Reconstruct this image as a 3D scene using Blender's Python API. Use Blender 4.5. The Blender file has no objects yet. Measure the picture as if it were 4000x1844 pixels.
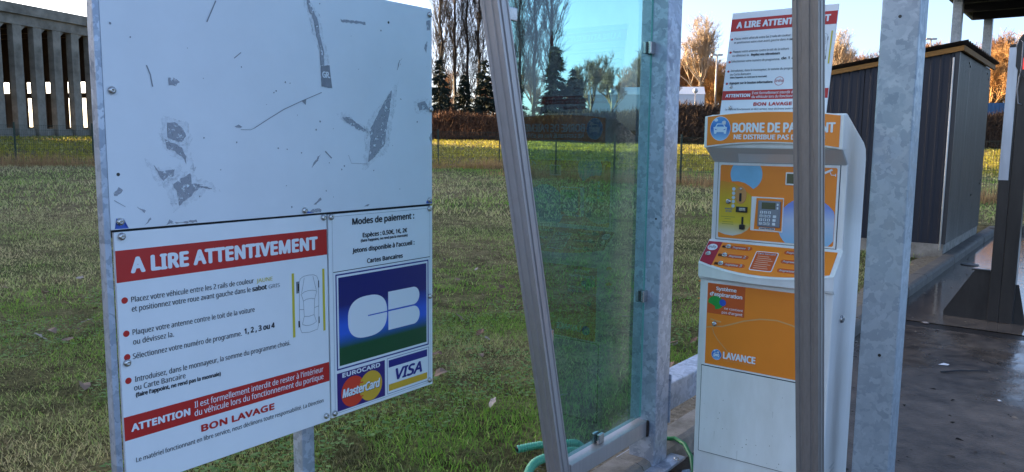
import bpy, bmesh, math, random
import numpy as np
from mathutils import Vector, Matrix

random.seed(7)
RNG = np.random.default_rng(11)
SC = bpy.context.scene
COL = SC.collection
PI = math.pi
R = math.radians

# ------------------------------------------------------------------ camera
cam_d = bpy.data.cameras.new('camera')
cam = bpy.data.objects.new('camera', cam_d)
COL.objects.link(cam)
cam_d.sensor_fit = 'HORIZONTAL'
cam_d.sensor_width = 36.0
cam_d.lens = 36.0 * 3050 / 4000
cam_d.clip_start = 0.05
cam_d.clip_end = 4000
PITCH, ROLL = R(6.98), R(0.59)
_f = Vector((0, math.cos(PITCH), -math.sin(PITCH)))
_u = Vector((0, math.sin(PITCH), math.cos(PITCH)))
_r = Vector((1, 0, 0))
_rx = math.cos(ROLL) * _r + math.sin(ROLL) * _u
_ux = -math.sin(ROLL) * _r + math.cos(ROLL) * _u
cam.matrix_world = Matrix(((_rx.x, _ux.x, -_f.x, 0), (_rx.y, _ux.y, -_f.y, 0), (_rx.z, _ux.z, -_f.z, 1.55), (0, 0, 0, 1)))
SC.camera = cam

# ------------------------------------------------------------------ sky and sun
SUN_AZ, SUN_EL = R(-65), R(9.5)      # azimuth clockwise from +Y
world = bpy.data.worlds.new('World')
SC.world = world
world.use_nodes = True
wn = world.node_tree
sky = wn.nodes.new('ShaderNodeTexSky')
sky.sky_type = 'NISHITA'
sky.sun_disc = False
sky.sun_elevation = SUN_EL
sky.sun_rotation = SUN_AZ
sky.altitude = 100
sky.air_density = 0.45
sky.dust_density = 2.8
sky.ozone_density = 1.0
bg = wn.nodes['Background']
bg.inputs['Strength'].default_value = 0.15
wn.links.new(sky.outputs['Color'], bg.inputs['Color'])
sun_d = bpy.data.lights.new('sun', 'SUN')
sun_d.energy = 5.0
sun_d.angle = R(0.5)
sun_d.color = (1.0, 0.70, 0.38)
sun = bpy.data.objects.new('sun', sun_d)
COL.objects.link(sun)
sd = Vector((math.sin(SUN_AZ) * math.cos(SUN_EL), math.cos(SUN_AZ) * math.cos(SUN_EL), math.sin(SUN_EL)))
sun.rotation_euler = (-sd).to_track_quat('-Z', 'Y').to_euler()
SC.view_settings.view_transform = 'Standard'
SC.view_settings.look = 'None'
SC.view_settings.gamma = 1.0
SC.view_settings.exposure = 2.25
SC.view_settings.use_curve_mapping = False
SC.cycles.use_denoising = True
SC.cycles.max_bounces = 8
SC.cycles.transparent_max_bounces = 16

# ------------------------------------------------------------------ site frame
TH = R(37.5)
U = Vector((math.sin(TH), math.cos(TH), 0))     # along the wash lane, away to the right
V = Vector((math.cos(TH), -math.sin(TH), 0))    # across the lane, to the right
PC = Vector((0.683, 3.543, 0))                  # front right corner of the first shelter post
ROT_SITE = -TH                                  # local X = V, local Y = U
LANE_Z = -0.06
def site(u, v, z=0.0): return PC + U * u + V * v + Vector((0, 0, z))

# ------------------------------------------------------------------ materials
MATS = {}
def mat(name, col=(.5, .5, .5), rough=.5, metal=0.0, spec=.5, coat=0.0, var=0.0, scale=20.0, bump=0.0, bscale=None, col2=None, stretch=None, emis=None):
    """Principled material with optional object-space noise between col and col2 and a noise bump."""
    if name in MATS: return MATS[name]
    m = bpy.data.materials.new(name); m.use_nodes = True
    nt = m.node_tree; b = nt.nodes['Principled BSDF']
    b.inputs['Base Color'].default_value = (*col, 1)
    b.inputs['Roughness'].default_value = rough
    b.inputs['Metallic'].default_value = metal
    b.inputs['Specular IOR Level'].default_value = spec
    b.inputs['Coat Weight'].default_value = coat
    if emis:
        b.inputs['Emission Color'].default_value = (*emis[:3], 1); b.inputs['Emission Strength'].default_value = emis[3]
    src = None
    if var or bump:
        tc = nt.nodes.new('ShaderNodeTexCoord'); src = tc.outputs['Object']
        if stretch:
            mp = nt.nodes.new('ShaderNodeMapping'); mp.inputs['Scale'].default_value = stretch
            nt.links.new(src, mp.inputs['Vector']); src = mp.outputs['Vector']
    if var:
        n = nt.nodes.new('ShaderNodeTexNoise'); n.inputs['Scale'].default_value = scale; n.inputs['Detail'].default_value = 6; n.inputs['Roughness'].default_value = .62
        nt.links.new(src, n.inputs['Vector'])
        cr = nt.nodes.new('ShaderNodeValToRGB')
        c2 = col2 if col2 else tuple(c * (1 - var) for c in col)
        cr.color_ramp.elements[0].position = .32; cr.color_ramp.elements[1].position = .68
        cr.color_ramp.elements[0].color = (*c2, 1); cr.color_ramp.elements[1].color = (*col, 1)
        nt.links.new(n.outputs['Fac'], cr.inputs['Fac']); nt.links.new(cr.outputs['Color'], b.inputs['Base Color'])
    if bump:
        n2 = nt.nodes.new('ShaderNodeTexNoise'); n2.inputs['Scale'].default_value = bscale or scale * 3; n2.inputs['Detail'].default_value = 4
        nt.links.new(src, n2.inputs['Vector'])
        bp = nt.nodes.new('ShaderNodeBump'); bp.inputs['Strength'].default_value = bump; bp.inputs['Distance'].default_value = .01
        nt.links.new(n2.outputs['Fac'], bp.inputs['Height']); nt.links.new(bp.outputs['Normal'], b.inputs['Normal'])
    MATS[name] = m
    return m

def galv_mat(name, a, b_, scale, metal=.55, rough=.42):
    """Hot-dip galvanised steel: flaky spangle of voronoi cells."""
    m = bpy.data.materials.new(name); m.use_nodes = True; MATS[name] = m
    nt = m.node_tree; p = nt.nodes['Principled BSDF']; L = nt.links.new
    tc = nt.nodes.new('ShaderNodeTexCoord')
    nz = nt.nodes.new('ShaderNodeTexNoise'); nz.inputs['Scale'].default_value = scale * .7; nz.inputs['Detail'].default_value = 3
    L(tc.outputs['Object'], nz.inputs['Vector'])
    mx = nt.nodes.new('ShaderNodeMixRGB'); mx.blend_type = 'ADD'; mx.inputs['Fac'].default_value = .11
    L(tc.outputs['Object'], mx.inputs['Color1']); L(nz.outputs['Color'], mx.inputs['Color2'])
    vo = nt.nodes.new('ShaderNodeTexVoronoi'); vo.inputs['Scale'].default_value = scale
    L(mx.outputs['Color'], vo.inputs['Vector'])
    n2 = nt.nodes.new('ShaderNodeTexNoise'); n2.inputs['Scale'].default_value = 5; n2.inputs['Detail'].default_value = 5
    L(tc.outputs['Object'], n2.inputs['Vector'])
    sep = nt.nodes.new('ShaderNodeSeparateColor'); L(vo.outputs['Color'], sep.inputs['Color'])
    ad = nt.nodes.new('ShaderNodeMath'); ad.operation = 'MULTIPLY_ADD'; ad.inputs[1].default_value = .55
    L(sep.outputs['Red'], ad.inputs[0])
    mu = nt.nodes.new('ShaderNodeMath'); mu.operation = 'MULTIPLY'; mu.inputs[1].default_value = .5; L(n2.outputs['Fac'], mu.inputs[0]); L(mu.outputs[0], ad.inputs[2])
    cr = nt.nodes.new('ShaderNodeValToRGB'); cr.color_ramp.elements[0].position = .15; cr.color_ramp.elements[1].position = .9
    cr.color_ramp.elements[0].color = (*b_, 1); cr.color_ramp.elements[1].color = (*a, 1)
    L(ad.outputs[0], cr.inputs['Fac']); L(cr.outputs['Color'], p.inputs['Base Color'])
    rr = nt.nodes.new('ShaderNodeMapRange'); rr.inputs['To Min'].default_value = rough - .1; rr.inputs['To Max'].default_value = rough + .14
    L(sep.outputs['Green'], rr.inputs['Value']); L(rr.outputs['Result'], p.inputs['Roughness'])
    p.inputs['Metallic'].default_value = metal
    return m

def attr_mat(name, rough=.8, trans=0.0, mult=1.0):
    m = bpy.data.materials.new(name); m.use_nodes = True; MATS[name] = m
    nt = m.node_tree; p = nt.nodes['Principled BSDF']
    a = nt.nodes.new('ShaderNodeAttribute'); a.attribute_name = 'tint'
    nt.links.new(a.outputs['Color'], p.inputs['Base Color'])
    p.inputs['Roughness'].default_value = rough; p.inputs['Specular IOR Level'].default_value = .2
    if trans:
        t = nt.nodes.new('ShaderNodeBsdfTranslucent'); nt.links.new(a.outputs['Color'], t.inputs['Color'])
        ad = nt.nodes.new('ShaderNodeAddShader'); nt.links.new(p.outputs[0], ad.inputs[0]); nt.links.new(t.outputs[0], ad.inputs[1])
        nt.links.new(ad.outputs[0], nt.nodes['Material Output'].inputs['Surface'])
    return m

def glass_mat():
    m = bpy.data.materials.new('tinted_glass'); m.use_nodes = True
    nt = m.node_tree; nt.nodes.remove(nt.nodes['Principled BSDF'])
    out = nt.nodes['Material Output']
    t = nt.nodes.new('ShaderNodeBsdfTransparent'); t.inputs['Color'].default_value = (.56, .785, .785, 1)
    g = nt.nodes.new('ShaderNodeBsdfGlossy'); g.inputs['Roughness'].default_value = .008; g.inputs['Color'].default_value = (.95, 1, 1, 1)
    fr = nt.nodes.new('ShaderNodeFresnel'); fr.inputs['IOR'].default_value = 1.5
    # only the outer side of each skin reflects
    ge = nt.nodes.new('ShaderNodeNewGeometry')
    mu = nt.nodes.new('ShaderNodeMath'); mu.operation = 'MULTIPLY'
    iv = nt.nodes.new('ShaderNodeMath'); iv.operation = 'SUBTRACT'; iv.inputs[0].default_value = 1.0
    nt.links.new(ge.outputs['Backfacing'], iv.inputs[1]); nt.links.new(iv.outputs[0], mu.inputs[0]); nt.links.new(fr.outputs['Fac'], mu.inputs[1])
    sc_ = nt.nodes.new('ShaderNodeMath'); sc_.operation = 'MULTIPLY'; sc_.inputs[1].default_value = .85; sc_.use_clamp = True
    nt.links.new(mu.outputs[0], sc_.inputs[0])
    mx = nt.nodes.new('ShaderNodeMixShader')
    nt.links.new(sc_.outputs[0], mx.inputs['Fac']); nt.links.new(t.outputs[0], mx.inputs[1]); nt.links.new(g.outputs[0], mx.inputs[2])
    tc = nt.nodes.new('ShaderNodeTexCoord'); nz = nt.nodes.new('ShaderNodeTexNoise'); nz.inputs['Scale'].default_value = 3.5; nz.inputs['Detail'].default_value = 8; nz.inputs['Roughness'].default_value = .7
    nt.links.new(tc.outputs['Object'], nz.inputs['Vector'])
    mr = nt.nodes.new('ShaderNodeMapRange'); mr.inputs['From Min'].default_value = .42; mr.inputs['From Max'].default_value = .8; mr.inputs['To Max'].default_value = .09; nt.links.new(nz.outputs['Fac'], mr.inputs['Value'])
    df = nt.nodes.new('ShaderNodeBsdfDiffuse'); df.inputs['Color'].default_value = (.45, .5, .5, 1)
    m2 = nt.nodes.new('ShaderNodeMixShader'); nt.links.new(mr.outputs['Result'], m2.inputs['Fac']); nt.links.new(mx.outputs[0], m2.inputs[1]); nt.links.new(df.outputs[0], m2.inputs[2])
    nt.links.new(m2.outputs[0], out.inputs['Surface'])
    MATS['glass'] = m
    return m

GALV = galv_mat('galvanised', (.52, .57, .66), (.25, .29, .36), 36, .45)
GALV2 = galv_mat('galvanised_large', (.42, .48, .53), (.26, .31, .36), 34, .4, .45)
ALU = mat('aluminium', (.50, .46, .45), .42, .6, var=.12, scale=3, stretch=(30, 30, 1), bump=.05, bscale=60)
ALU_D = mat('aluminium_dull', (.36, .33, .31), .45, .6, var=.16, scale=3, stretch=(40, 40, 1.2), bump=.05, bscale=60)
STEEL = mat('stainless', (.60, .58, .56), .25, .95, var=.25, scale=40)
GLASS = glass_mat()
PANEL = mat('panel_white', (.82, .84, .86), .38, var=.05, scale=6)
PANEL_UP = mat('panel_blank', (.76, .79, .83), .42, var=.07, scale=3.5)
PANEL_EDGE = mat('panel_edge', (.55, .52, .44), .6, var=.6, scale=40, col2=(.16, .13, .10))
DIRTY = mat('gap_dirt', (.02, .02, .022), .9)
INK_BLACK = mat('print_black', (.012, .012, .018), .4)
INK_RED = mat('print_red', (.52, .018, .014), .4, var=.08, scale=8)
INK_WHITE = mat('print_white', (.78, .80, .83), .4)
INK_YELLOW = mat('print_yellow', (.60, .50, .04), .4)
INK_GREY = mat('print_grey', (.20, .21, .23), .4)
INK_NAVY = mat('print_navy', (.018, .016, .20), .4)
INK_GOLD = mat('print_gold', (.70, .40, .03), .4)
INK_MCRED = mat('print_orange_red', (.72, .05, .02), .4)
INK_BLUE = mat('print_blue', (.03, .10, .48), .35)
INK_SKY = mat('print_sky', (.22, .50, .72), .35, var=.15, scale=10)
ORANGE = mat('print_orange', (.92, .255, .018), .38, var=.06, scale=5)
ORANGE_D = mat('print_deep_orange', (.62, .10, .015), .38)
CRIMSON = mat('print_crimson', (.42, .012, .03), .38)
KWHITE = mat('kiosk_paint', (.86, .85, .83), .3, coat=.1, var=.10, scale=2.5, col2=(.73, .71, .67), stretch=(3, 3, .8))
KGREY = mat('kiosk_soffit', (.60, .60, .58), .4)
BLACK = mat('black_plastic', (.012, .012, .013), .35)
RUBBER = mat('rubber', (.02, .02, .02), .7)
LCD = mat('lcd', (.10, .105, .06), .2)
KEYPAD = mat('keypad_metal', (.22, .25, .30), .35, .5)
KEY = mat('key_plastic', (.70, .74, .78), .4)
CONC = mat('concrete', (.30, .28, .25), .85, var=.5, scale=9, col2=(.15, .135, .11), bump=.5, bscale=120)
CONC_OLD = mat('concrete_weathered', (.27, .24, .19), .9, var=.5, scale=.9, col2=(.12, .105, .08), bump=.4, bscale=8)
CONC_DARK = mat('concrete_dark_brown', (.05, .035, .027), .95, var=.5, scale=.6)  # darker, browner concrete for the hall roof and inner walls
KERB = mat('kerb_concrete', (.14, .125, .105), .75, var=.55, scale=7, col2=(.08, .075, .07), bump=.5, bscale=90)
SHED_BLUE = mat('shed_navy_sheet', (.011, .014, .028), .45, .2, var=.25, scale=4, stretch=(6, 6, .6))
SHED_GREY = mat('shed_grey_sheet', (.07, .062, .058), .42, .3, var=.45, scale=2, stretch=(3, 3, .7))
WOOD = mat('roof_batten', (.34, .16, .03), .7, var=.4, scale=10, stretch=(1, 8, 8))
ROOFSHEET = mat('roof_sheet', (.10, .085, .08), .6, .2, var=.5, scale=6)
DARKSTEEL = mat('dark_wet_steel', (.045, .042, .040), .32, .35, var=.4, scale=5, stretch=(3, 3, .6))
REFLECTION_PALE = mat('reflection_pale', (.50, .55, .62), .3, .6, var=.25, scale=3, stretch=(4, 4, .6))
CANOPY = mat('canopy_underside', (.035, .03, .028), .7, var=.5, scale=1.5)
GREENHOSE = mat('green_hose', (.10, .42, .27), .4)
GREENBAND = mat('green_pipe', (.02, .20, .06), .4)
FENCE = mat('fence_green', (.012, .035, .022), .5)
BARK_DARK = mat('bark_dark', (.045, .036, .030), .9, var=.4, scale=3)
TWIG_GREY = mat('twig_grey', (.13, .105, .08), .9)
TWIG_GOLD = mat('twig_golden', (.42, .23, .08), .9)
TWIG_BROWN = mat('twig_brown', (.27, .145, .07), .9)
TWIG_PALE = mat('twig_pale', (.36, .27, .18), .9)
NEEDLE = mat('needles', (.014, .026, .016), .85)
TENT = mat('tent_canvas', (.78, .77, .76), .6)
TENTSIDE = mat('tent_side', (.62, .66, .72), .5)
LAMPPOLE = mat('lamp_steel', (.42, .38, .34), .45, .4)
BLUEBOX = mat('blue_container', (.03, .10, .22), .5)
LEAF_A = mat('dead_leaf_tan', (.30, .20, .14), .8, var=.35, scale=40)
LEAF_B = mat('dead_leaf_brown', (.15, .085, .055), .8, var=.35, scale=40)
LEAF_C = mat('dead_leaf_pale', (.42, .36, .32), .8, var=.3, scale=40)
PAPER = mat('litter_white', (.75, .75, .76), .6)

# ------------------------------------------------------------------ helpers
def setp(o, label=None, cat=None, group=None, kind=None):
    if label: o['label'] = label
    if cat: o['category'] = cat
    if group: o['group'] = group
    if kind: o['kind'] = kind
    return o

def empty(name, loc=(0, 0, 0), rz=0.0, label=None, cat=None, group=None):
    o = bpy.data.objects.new(name, None); COL.objects.link(o)
    o.location = loc; o.rotation_euler = (0, 0, rz); o.empty_display_size = .1
    return setp(o, label, cat, group)

def link_mesh(name, me, m, parent=None):
    o = bpy.data.objects.new(name, me); COL.objects.link(o)
    if m is not None:
        if len(me.materials) == 0: me.materials.append(m)
    if parent is not None: o.parent = parent
    return o

def pyd(name, verts, faces, m, parent=None, smooth=False):
    me = bpy.data.meshes.new(name); me.from_pydata([tuple(v) for v in verts], [], faces); me.update()
    if smooth:
        for p in me.polygons: p.use_smooth = True
    return link_mesh(name, me, m, parent)

def from_bm(name, bm, m, parent=None, smooth=False):
    bmesh.ops.recalc_face_normals(bm, faces=bm.faces)
    me = bpy.data.meshes.new(name); bm.to_mesh(me); bm.free()
    if smooth:
        for p in me.polygons: p.use_smooth = True
    return link_mesh(name, me, m, parent)

def bm_box(bm, x0, x1, y0, y1, z0, z1, bev=0.0):
    g = bmesh.ops.create_cube(bm, size=1.0)
    vs = g['verts']
    for v in vs:
        v.co = Vector((x0 + (v.co.x + .5) * (x1 - x0), y0 + (v.co.y + .5) * (y1 - y0), z0 + (v.co.z + .5) * (z1 - z0)))
    if bev > 0:
        es = set(e for v in vs for e in v.link_edges)
        bmesh.ops.bevel(bm, geom=list(es), offset=bev, segments=2, profile=.6, affect='EDGES')
    return vs

def box(name, x0, x1, y0, y1, z0, z1, m, parent=None, bev=0.0):
    bm = bmesh.new(); bm_box(bm, x0, x1, y0, y1, z0, z1, bev)
    return from_bm(name, bm, m, parent)

def prism(name, pts, axis, a0, a1, m, parent=None, bev=0.0):
    """polygon pts extruded along axis ('x': pts are (y,z); 'y': (x,z); 'z': (x,y))"""
    bm = bmesh.new()
    def mk(p, a):
        return {'x': (a, p[0], p[1]), 'y': (p[0], a, p[1]), 'z': (p[0], p[1], a)}[axis]
    lo = [bm.verts.new(mk(p, a0)) for p in pts]; hi = [bm.verts.new(mk(p, a1)) for p in pts]
    n = len(pts)
    bm.faces.new(lo); bm.faces.new(hi[::-1])
    for i in range(n): bm.faces.new((lo[i], hi[i], hi[(i + 1) % n], lo[(i + 1) % n]))
    if bev > 0:
        bmesh.ops.recalc_face_normals(bm, faces=bm.faces)
        bmesh.ops.bevel(bm, geom=[e for e in bm.edges if e.is_manifold and e.calc_face_angle(0) > .3], offset=bev, segments=2, profile=.6, affect='EDGES')
    return from_bm(name, bm, m, parent)

def flat(name, pts, y, m, parent):
    """printed flat shape on a board whose front looks along -Y; pts are (x,z)"""
    bm = bmesh.new(); bm.faces.new([bm.verts.new((p[0], y, p[1])) for p in pts])
    bmesh.ops.triangulate(bm, faces=bm.faces)
    bm.normal_update()
    for f in bm.faces:
        if f.normal.y > 0: f.normal_flip()
    me = bpy.data.meshes.new(name); bm.to_mesh(me); bm.free()
    return link_mesh(name, me, m, parent)

def rect(x0, x1, z0, z1): return [(x0, z0), (x1, z0), (x1, z1), (x0, z1)]
def disc(cx, cz, rx, rz=None, n=28): rz = rz or rx; return [(cx + rx * math.cos(2 * PI * i / n), cz + rz * math.sin(2 * PI * i / n)) for i in range(n)]
def rrect(x0, x1, z0, z1, r, n=6):
    out = []
    for (cx, cz, a) in ((x1 - r, z0 + r, -90), (x1 - r, z1 - r, 0), (x0 + r, z1 - r, 90), (x0 + r, z0 + r, 180)):
        for i in range(n + 1):
            t = R(a + 90 * i / n); out.append((cx + r * math.cos(t), cz + r * math.sin(t)))
    return out

def frame_flat(name, x0, x1, z0, z1, w, y, m, parent):
    vs = [(x0, y, z0), (x1, y, z0), (x1, y, z1), (x0, y, z1), (x0 + w, y, z0 + w), (x1 - w, y, z0 + w), (x1 - w, y, z1 - w), (x0 + w, y, z1 - w)]
    return pyd(name, vs, [(0, 1, 5, 4), (1, 2, 6, 5), (2, 3, 7, 6), (3, 0, 4, 7)], m, parent)

def line_flat(name, pts, w, y, m, parent):
    """thin printed polyline"""
    vs, fs = [], []
    for i, p in enumerate(pts):
        a = Vector(pts[max(i - 1, 0)]); b = Vector(pts[min(i + 1, len(pts) - 1)])
        d = (b - a).normalized(); n = Vector((-d.y, d.x)) * w / 2
        vs += [(p[0] + n.x, y, p[1] + n.y), (p[0] - n.x, y, p[1] - n.y)]
    for i in range(len(pts) - 1): fs.append((2 * i, 2 * i + 1, 2 * i + 3, 2 * i + 2))
    return pyd(name, vs, fs, m, parent)

_capc = {}
def _find_font():
    import os
    try:
        p = os.path.join(bpy.utils.system_resource('DATAFILES', path='fonts'), 'NotoSansHebrew-Regular.woff2')   # bundled with Blender itself
        return bpy.data.fonts.load(p) if os.path.exists(p) else None
    except Exception:
        return None
FONT = _find_font()
def _txt_mesh(body, style):
    cu = bpy.data.curves.new('lettering', 'FONT'); cu.body = body; cu.size = 1.0
    if FONT: cu.font = FONT
    cu.resolution_u = 2; cu.fill_mode = 'BOTH'
    if style == 'ital': cu.shear = .22
    cu.space_character = {'wide': 1.06}.get(style, 1.0)
    o = bpy.data.objects.new('lettering', cu); COL.objects.link(o)
    dg = bpy.context.evaluated_depsgraph_get(); dg.update()
    me = bpy.data.meshes.new_from_object(o.evaluated_get(dg))
    bpy.data.objects.remove(o); bpy.data.curves.remove(cu)
    return me
def text(body, x, z, w, cap, m, style, y, parent, name='lettering'):
    """one printed line: left end x, baseline z, printed width w, capital height cap"""
    if style not in _capc:
        t = _txt_mesh('H', style); _capc[style] = max(v.co.y for v in t.vertices) - min(v.co.y for v in t.vertices); bpy.data.meshes.remove(t)
    me = _txt_mesh(body, style)
    n = len(me.vertices); co = np.empty(n * 3, np.float32); me.vertices.foreach_get('co', co); co = co.reshape(-1, 3)
    x0, x1 = co[:, 0].min(), co[:, 0].max()
    out = np.empty_like(co)
    out[:, 0] = x + (co[:, 0] - x0) * w / (x1 - x0)
    out[:, 1] = y
    out[:, 2] = z + co[:, 1] * cap / _capc[style]
    k = {'reg': .012, 'thin': 0, 'bold': .05, 'wide': .07, 'ital': .05}[style] * cap / .72
    if k:
        fc = [tuple(p.vertices) for p in me.polygons]; vs, fs = [], []
        sh = [(-k, -.0), (k, 0), (0, k * .7), (0, -k * .7)] if style != 'reg' else [(-k, 0), (k, 0)]
        if style in ('bold', 'wide', 'ital'): sh += [(0, 0), (-k * .7, -k * .5), (k * .7, k * .5), (-k * .7, k * .5), (k * .7, -k * .5)]
        for i, (a, b) in enumerate(sh):
            q_ = out + np.array([a, -.00003 * i, b], np.float32); vs += [tuple(v) for v in q_]; fs += [tuple(j + i * n for j in f) for f in fc]
        bpy.data.meshes.remove(me); me = bpy.data.meshes.new(name); me.from_pydata(vs, [], fs); me.update()
    else:
        me.vertices.foreach_set('co', out.ravel()); me.materials.clear(); me.update()
    o = link_mesh(name, me, m, parent)
    return o

def tube(name, pts, r, m, parent=None, n=8, cap=True):
    """round bar through pts; r a number or list"""
    rs = r if isinstance(r, (list, tuple)) else [r] * len(pts)
    vs, fs = [], []
    prev = None
    for i, p in enumerate(pts):
        a = Vector(pts[max(i - 1, 0)]); b = Vector(pts[min(i + 1, len(pts) - 1)]); d = (b - a).normalized()
        if prev is None:
            s = d.cross(Vector((0, 0, 1)) if abs(d.z) < .9 else Vector((1, 0, 0))).normalized()
        else:
            s = (prev - d * prev.dot(d)).normalized()
        prev = s; t = d.cross(s)
        for k in range(n):
            an = 2 * PI * k / n
            vs.append(Vector(p) + (s * math.cos(an) + t * math.sin(an)) * rs[i])
    for i in range(len(pts) - 1):
        for k in range(n):
            fs.append((i * n + k, i * n + (k + 1) % n, (i + 1) * n + (k + 1) % n, (i + 1) * n + k))
    if cap:
        fs.append(tuple(range(n))[::-1]); fs.append(tuple((len(pts) - 1) * n + k for k in range(n)))
    return pyd(name, vs, fs, m, parent, smooth=n > 5)

def dome_screw(x, z, y, r, parent, name='bolt'):
    """round-headed bolt with a socket, on a face looking along -Y"""
    bm = bmesh.new(); n = 14
    prof = [(r, 0), (r * .98, .35 * r), (r * .8, .62 * r), (r * .45, .78 * r), (r * .28, .78 * r), (r * .24, .35 * r), (0.001, .33 * r)]
    rings = []
    for (rr, h) in prof: rings.append([bm.verts.new((x + rr * math.cos(2 * PI * k / n), y - h, z + rr * math.sin(2 * PI * k / n))) for k in range(n)])
    for a, b in zip(rings, rings[1:]):
        for k in range(n): bm.faces.new((a[k], a[(k + 1) % n], b[(k + 1) % n], b[k]))
    return from_bm(name, bm, STEEL, parent, smooth=True)

def np_mesh(name, verts, faces, m, parent=None, tint=None, nv=3):
    """big mesh from numpy arrays; faces (n,nv) ints; tint per-vertex rgb"""
    me = bpy.data.meshes.new(name)
    nv_, nf = len(verts), len(faces)
    me.vertices.add(nv_); me.vertices.foreach_set('co', np.ascontiguousarray(verts, np.float32).ravel())
    me.loops.add(nf * nv); me.loops.foreach_set('vertex_index', np.ascontiguousarray(faces, np.int32).ravel())
    me.polygons.add(nf); me.polygons.foreach_set('loop_start', np.arange(0, nf * nv, nv, dtype=np.int32))
    me.update(calc_edges=True); me.validate()
    if tint is not None:
        a = me.attributes.new('tint', 'FLOAT_COLOR', 'POINT')
        c = np.ones((nv_, 4), np.float32); c[:, :3] = tint; a.data.foreach_set('color', c.ravel())
    return link_mesh(name, me, m, parent)

def smooth01(t): t = np.clip(t, 0, 1); return t * t * (3 - 2 * t)

# value noise for tints and relief
_perm = RNG.random((64, 64))
def vnoise(x, y, s):
    x = np.asarray(x) / s; y = np.asarray(y) / s
    xi = np.floor(x).astype(int); yi = np.floor(y).astype(int); fx = x - xi; fy = y - yi
    fx = fx * fx * (3 - 2 * fx); fy = fy * fy * (3 - 2 * fy)
    g = lambda a, b: _perm[a % 64, b % 64]
    return (g(xi, yi) * (1 - fx) + g(xi + 1, yi) * fx) * (1 - fy) + (g(xi, yi + 1) * (1 - fx) + g(xi + 1, yi + 1) * fx) * fy

# ------------------------------------------------------------------ terrain
def terrain(x, y):
    x = np.asarray(x, float); y = np.asarray(y, float)
    z = 1.45 * smooth01((y - .3 * np.clip(x, -60, 30) - 18) / 70)
    # bank carrying the upper ground beyond the meadow
    yb = 79 - .06 * x
    side = smooth01((x + 34) / 14)
    top = 1.75 + 1.0 * smooth01((x + 5) / 20)
    z = z + side * top * smooth01((y - yb) / 6.5)
    z = z + side * 1.6 * smooth01((y - yb - 10) / 60)
    z = z + (vnoise(x, y, 2.3) - .5) * .05 + (vnoise(x, y, 9) - .5) * .12 * smooth01((y - 10) / 20)
    return z
def tz(x, y): return float(terrain(x, y))

def ground_mat():
    m = bpy.data.materials.new('meadow_soil'); m.use_nodes = True
    nt = m.node_tree; p = nt.nodes['Principled BSDF']; L = nt.links.new
    tc = nt.nodes.new('ShaderNodeTexCoord')
    def noise(s, d=6):
        n = nt.nodes.new('ShaderNodeTexNoise'); n.inputs['Scale'].default_value = s; n.inputs['Detail'].default_value = d; n.inputs['Roughness'].default_value = .65
        L(tc.outputs['Object'], n.inputs['Vector']); return n
    a, b, c = noise(.16, 4), noise(3.5), noise(28)
    r1 = nt.nodes.new('ShaderNodeValToRGB'); e = r1.color_ramp.elements
    e[0].position = .36; e[0].color = (.10, .125, .04, 1); e[1].position = .56; e[1].color = (.24, .205, .115, 1)
    L(a.outputs['Fac'], r1.inputs['Fac'])
    r2 = nt.nodes.new('ShaderNodeValToRGB'); e = r2.color_ramp.elements
    e[0].position = .35; e[0].color = (.35, .32, .26, 1); e[1].position = .65; e[1].color = (1.15, 1.15, 1.1, 1)
    L(b.outputs['Fac'], r2.inputs['Fac'])
    r3 = nt.nodes.new('ShaderNodeValToRGB'); e = r3.color_ramp.elements
    e[0].position = .35; e[0].color = (.4, .4, .36, 1); e[1].position = .62; e[1].color = (1.2, 1.2, 1.1, 1)
    L(c.outputs['Fac'], r3.inputs['Fac'])
    m1 = nt.nodes.new('ShaderNodeMixRGB'); m1.blend_type = 'MULTIPLY'; m1.inputs['Fac'].default_value = 1; L(r1.outputs['Color'], m1.inputs['Color1']); L(r2.outputs['Color'], m1.inputs['Color2'])
    m2 = nt.nodes.new('ShaderNodeMixRGB'); m2.blend_type = 'MULTIPLY'; m2.inputs['Fac'].default_value = 1; L(m1.outputs['Color'], m2.inputs['Color1']); L(r3.outputs['Color'], m2.inputs['Color2'])
    L(m2.outputs['Color'], p.inputs['Base Color'])
    bp = nt.nodes.new('ShaderNodeBump'); bp.inputs['Strength'].default_value = 1; bp.inputs['Distance'].default_value = .05
    L(c.outputs['Fac'], bp.inputs['Height']); L(bp.outputs['Normal'], p.inputs['Normal'])
    p.inputs['Roughness'].default_value = .95; p.inputs['Specular IOR Level'].default_value = .1
    return m

LANE_V0, LANE_V1, LANE_U0, LANE_U1 = -.10, 16.0, -9.0, 14.6
def in_lane(u, v): return (v > LANE_V0 - .001) & (v < LANE_V1) & (u > LANE_U0) & (u < LANE_U1)
def lines(knots):
    out = []
    for (a, b, s) in knots: out += list(np.arange(a, b - 1e-6, s))
    out.append(knots[-1][1]); return np.array(out)
gv = lines([(-1500, -300, 150), (-300, -120, 12), (-120, -20, 2.2), (-20, -4, .6), (-4, -.6, .3), (-.6, -.12, .16), (-.12, -.08, .04), (-.08, 16, 1.6), (16, 16.1, .1), (16.1, 40, 1.5), (40, 140, 2.5), (140, 300, 12), (300, 1500, 150)])
gu = lines([(-1500, -200, 150), (-200, -40, 16), (-40, -9, 1.5), (-9, -8.9, .1), (-8.9, 14.6, .45), (14.6, 14.64, .04), (14.64, 40, .8), (40, 120, 1.6), (120, 300, 9), (300, 2000, 150)])
GU, GV = np.meshgrid(gu, gv, indexing='ij')
GX = PC.x + U.x * GU + V.x * GV; GY = PC.y + U.y * GU + V.y * GV
GZ = terrain(GX, GY)
lane_in = (GV > -.09) & (GV < 16.05) & (GU > -8.95) & (GU < 14.62)
GZ = np.where(lane_in, -.45, GZ)
near_edge = (GV > -.75) & (GV <= -.09) & (GU > -9) & (GU < 14.62)
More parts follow.
